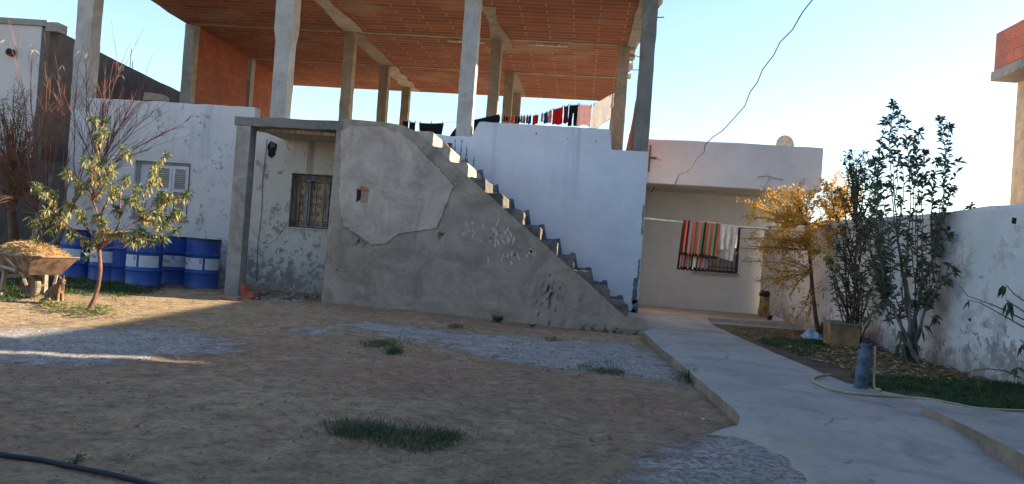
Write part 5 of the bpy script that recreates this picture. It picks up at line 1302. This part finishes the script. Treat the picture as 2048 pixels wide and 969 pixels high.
garment('cloth', 838, 888, 270, 'black', 'wide black garment sagging between its pegs above the steps', 'garment', 33, wf=-.12, pegs=3, **kw)
T_ = thing('blanket', tuple(hit(905, 245, L2A, L2B)), 'big dark blanket hanging behind the front column at the parapet dip', 'blanket', 'black washing above the stair top')
pts = [hit(px, py, L2A, L2B) for px, py in ((1000, 231), (975, 236), (950, 241), (930, 244), (916, 252), (905, 265), (898, 276), (912, 284), (1000, 284))]
mb = MB(); mb.prism([(p.x, p.z) for p in pts], 16.08, 16.1); mb.build('cloth', CMT['black'], T_)

# ------------------------------------------------------------------ garden bits
M['pipeblue'] = simple('flaking blue grey pipe paint', (.085, .11, .155), .7, .55, 9, .5)
M['hose'] = simple('yellow beige garden hose', (.36, .31, .20), .5, .15, 10)
p = Vector((2.845, 7.87, .04))
SP = thing('standpipe', tuple(p), 'blue grey upright water pipe with a tap beside the path', 'standpipe')
tp_ = P(1731, 700, Y=7.87)
mb = MB(); mb.tube([p-Vector((0, 0, .05)), p.lerp(tp_, .33), p.lerp(tp_, .66), tp_], [.066, .064, .066, .064], 16); mb.build('pipe', M['pipeblue'], SP)
mb = MB(); mb.tube([tp_, tp_+Vector((.002, 0, .03)), tp_+Vector((.003, 0, .035)), tp_+Vector((.004, 0, .06))], [.045, .045, .052, .05], 12); mb.build('collar', M['pipeblue'], SP)
mb = MB(); t0 = tp_+Vector((.004, 0, .06)); mb.tube([t0, t0+Vector((0, 0, .025)), t0+Vector((.04, -.01, .03)), t0+Vector((.07, -.02, .02)), t0+Vector((.075, -.02, -.01))], [.02, .02, .014, .014, .016], 8); mb.bar(t0+Vector((-.03, 0, .045)), t0+Vector((.035, 0, .05)), .012, .018); mb.build('tap', M['drumlid'], SP)
def pxg(px, py, h): return G(px, py, h)
hs = [t0+Vector((.075, -.02, -.01)), t0+Vector((.08, -.03, -.15)), t0+Vector((.085, -.04, -.4)), Vector((2.98, 7.72, .11)), G(1765, 785, .055), G(1790, 793, .05), G(1850, 797, .06), G(1900, 806, .07), G(1960, 817, .08), G(2060, 822, .09)]
def smooth(pts, n=6):
    out = []; P_ = [pts[0]]+pts+[pts[-1]]
    for i in range(1, len(P_)-2):
        a, b, c, d = P_[i-1:i+3]
        for k in range(n):
            t = k/n; out.append(.5*((2*b)+(c-a)*t+(2*a-5*b+4*c-d)*t*t+(3*b-3*c+d-a)*t**3))
    return out+[pts[-1]]
mb = MB(); mb.tube(smooth(hs), .011, 7); tag(mb.build('garden_hose', M['hose'], None, tuple(hs[0])), 'thin beige hose hanging from the tap and trailing into the grass', 'hose')
hs = [zp for zp in (G(1660, 749, .105), G(1645, 751, .105), G(1630, 755, .105), G(1626, 762, .105), G(1640, 770, .105), G(1665, 779, .105), G(1700, 786, .105), G(1740, 790, .105), G(1790, 793, .105), G(1850, 800, .09), G(1900, 812, .085), G(1960, 824, .085), G(2060, 828, .085))]
mb = MB(); mb.tube(smooth(hs), .0135, 7); tag(mb.build('garden_hose', M['hose'], None, tuple(hs[0])), 'thicker beige hose with its open end curling on the path', 'hose')
hs = [G(-60, 893, .012), G(0, 909, .013), G(80, 920, .015), G(150, 935, .014), G(230, 951, .014), G(320, 975, .014), G(420, 1010, .014)]
mb = MB(); mb.tube(smooth(hs), .0125, 8); tag(mb.build('black_hose', simple('black irrigation pipe', (.018, .018, .026), .4, .2, 8), None, tuple(hs[0])), 'black irrigation pipe crossing the bottom left corner of the yard', 'pipe')
# basin
M['basin'] = simple('yellow brown rusty render', (.26, .17, .08), .85, .4, 4, .4)
p = G(1690, 702)
BS = thing('basin', (p.x, p.y+.2, .03), 'squat yellow brown basin under the weeds in the garden bed', 'basin')
mb = MB(); x, y = p.x, p.y+.22; o_ = [(x-.24, y-.22), (x+.20, y-.25), (x+.24, y+.2), (x-.2, y+.23)]
n = 4; mb.vprism(jag(o_, .12, .008, 3), .0, .40); mb.build('body', M['basin'], BS)
mb = MB(); mb.vprism([(x-.255, y-.235), (x+.215, y-.265), (x+.255, y+.215), (x-.215, y+.245)], .40, .435); mb.build('lid', M['concrete_dark'], BS)
# sack, shoes, stick
M['sack'] = simple('yellow brown sack', (.30, .19, .07), .8, .6, 7, .4)
p = Vector((4.02, 17.55, .13))
a = P(1531, 640, Y=17.5); p = Vector((a.x, 17.5, .13))
SK = thing('sack', tuple(p), 'yellow brown sack with a black top leaning at the house wall', 'sack')
mb = MB(); r_ = random.Random(6); n = 14; lv = [(0, .15), (.08, .175), (.2, .165), (.35, .16), (.46, .145)]
for z_, rr in lv:
    for k in range(n): a_ = 2*math.pi*k/n; q_ = rr*(1+r_.uniform(-.08, .08)); mb.v.append((p.x+q_*math.cos(a_), p.y+q_*.7*math.sin(a_), p.z+z_))
for i in range(len(lv)-1):
    for k in range(n): k2 = (k+1) % n; mb.face([i*n+k, i*n+k2, (i+1)*n+k2, (i+1)*n+k])
mb.face(list(range(n))[::-1]); mb.face([(len(lv)-1)*n+k for k in range(n)]); mb.build('body', M['sack'], SK, smooth='auto')
mb = MB()
for (z_, rr) in ((.44, .155), (.50, .165), (.56, .13), (.55, .09)):
    for k in range(n): a_ = 2*math.pi*k/n; q_ = rr*(1+r_.uniform(-.15, .15)); mb.v.append((p.x+q_*math.cos(a_), p.y+q_*.7*math.sin(a_), p.z+z_+r_.uniform(-.015, .015)))
for i in range(3):
    for k in range(n): k2 = (k+1) % n; mb.face([i*n+k, i*n+k2, (i+1)*n+k2, (i+1)*n+k])
mb.face([3*n+k for k in range(n)]); mb.build('liner', M['black'], SK, smooth='auto')
def shoe(px, py, rz, mat, label):
    q0 = P(px, py, Z=.14); mb = MB(); pr = []
    for i, (x_, w_, h_) in enumerate(((-.12, .03, .05), (-.09, .04, .09), (-.03, .038, .085), (.03, .04, .055), (.09, .045, .045), (.13, .025, .03))):
        for (sy, hz_) in ((-1, 0), (1, 0), (.8, 1), (-.8, 1)): mb.v.append((x_, sy*w_, h_*hz_))
    for i in range(5):
        for k in range(4): k2 = (k+1) % 4; mb.face([i*4+k, i*4+k2, i*4+4+k2, i*4+4+k])
    mb.face([0, 1, 2, 3]); mb.face([20, 23, 22, 21]); o = mb.build('shoe', mat); o.location = q0; o.rotation_euler.z = rz
    tag(o, label, 'shoe', 'shoes left by the sack')
shoe(1545, 640, .5, M['black'], 'black shoe nearer the sack'); shoe(1556, 642, -.3, simple('white shoe', (.5, .48, .46), .8, .2), 'white and grey shoe to the right of the black one')
mb = MB(); a = P(1550, 640, Y=17.6); a.z = .13; b_ = P(1549, 577, Y=17.75); mb.tube([a, b_], .014, 6); tag(mb.build('broomstick', M['barkbrown'], None, tuple(a)), 'brown stick standing upright beside the sack', 'stick')
# plastic sheet pieces
def crumple(name, px, py, w_, d_, h_, mat, label, seed):
    q0 = G(px, py); q0.z = gb(q0.x, q0.y); mb = MB(); n = 14
    for i in range(n+1):
        for j in range(n+1):
            x_ = (i/n-.5)*w_; y_ = (j/n-.5)*d_; e = (1-(2*abs(i/n-.5))**3)*(1-(2*abs(j/n-.5))**3)
            mb.v.append((q0.x+x_*(1+.2*nz(i, j, seed, .3)), q0.y+y_*(1+.2*nz(j, i, seed, .3)), q0.z+h_*e*(.6+.9*abs(nz(i, j, seed, .35)))))
    for i in range(n):
        for j in range(n): a_ = i*(n+1)+j; mb.face([a_, a_+1, a_+n+2, a_+n+1])
    tag(mb.build(name, mat, None, tuple(q0)), label, 'plastic sheet')
crumple('plastic_bag', 1622, 682, .34, .4, .12, simple('pale blue plastic', (.22, .36, .46), .35, .3, 12), 'crumpled pale blue plastic bag at the foot of the golden tree', 3)
crumple('plastic_sheet', 1652, 684, .42, .45, .10, simple('dark green plastic', (.03, .05, .04), .35, .3, 12), 'dark green plastic sheet beside the pale blue bag', 4)
# overhead wire
pts = []
raw = [(1350, 368), (1358, 350), (1372, 345), (1385, 335), (1395, 316), (1408, 305), (1410, 290), (1425, 275), (1445, 262), (1470, 235), (1490, 212), (1500, 185), (1515, 165), (1525, 140), (1548, 110), (1560, 85), (1585, 60), (1605, 25), (1625, 0), (1645, -40)]
for i, (px, py) in enumerate(raw): pts.append(P(px, py, Y=16.2-9*(i/19)))
mb = MB(); mb.tube(pts, [.011-.005*i/19 for i in range(20)], 5); tag(mb.build('overhead_wire', M['cablegrey'], None, tuple(pts[0])), 'kinked electric wire rising from the cream house eave into the sky', 'wire')

litter('debris', [(-400, 1100), (-300, 800), (0, 650), (640, 610), (1290, 690), (1480, 850), (1200, 1000), (900, 1300)], 1500, [M['leafdry'], M['leafolive'], M['leafolive']], 'bits of dry leaf and twig scattered over the yard earth', 35, False, (.012, .04), .010, .004, 'litter')
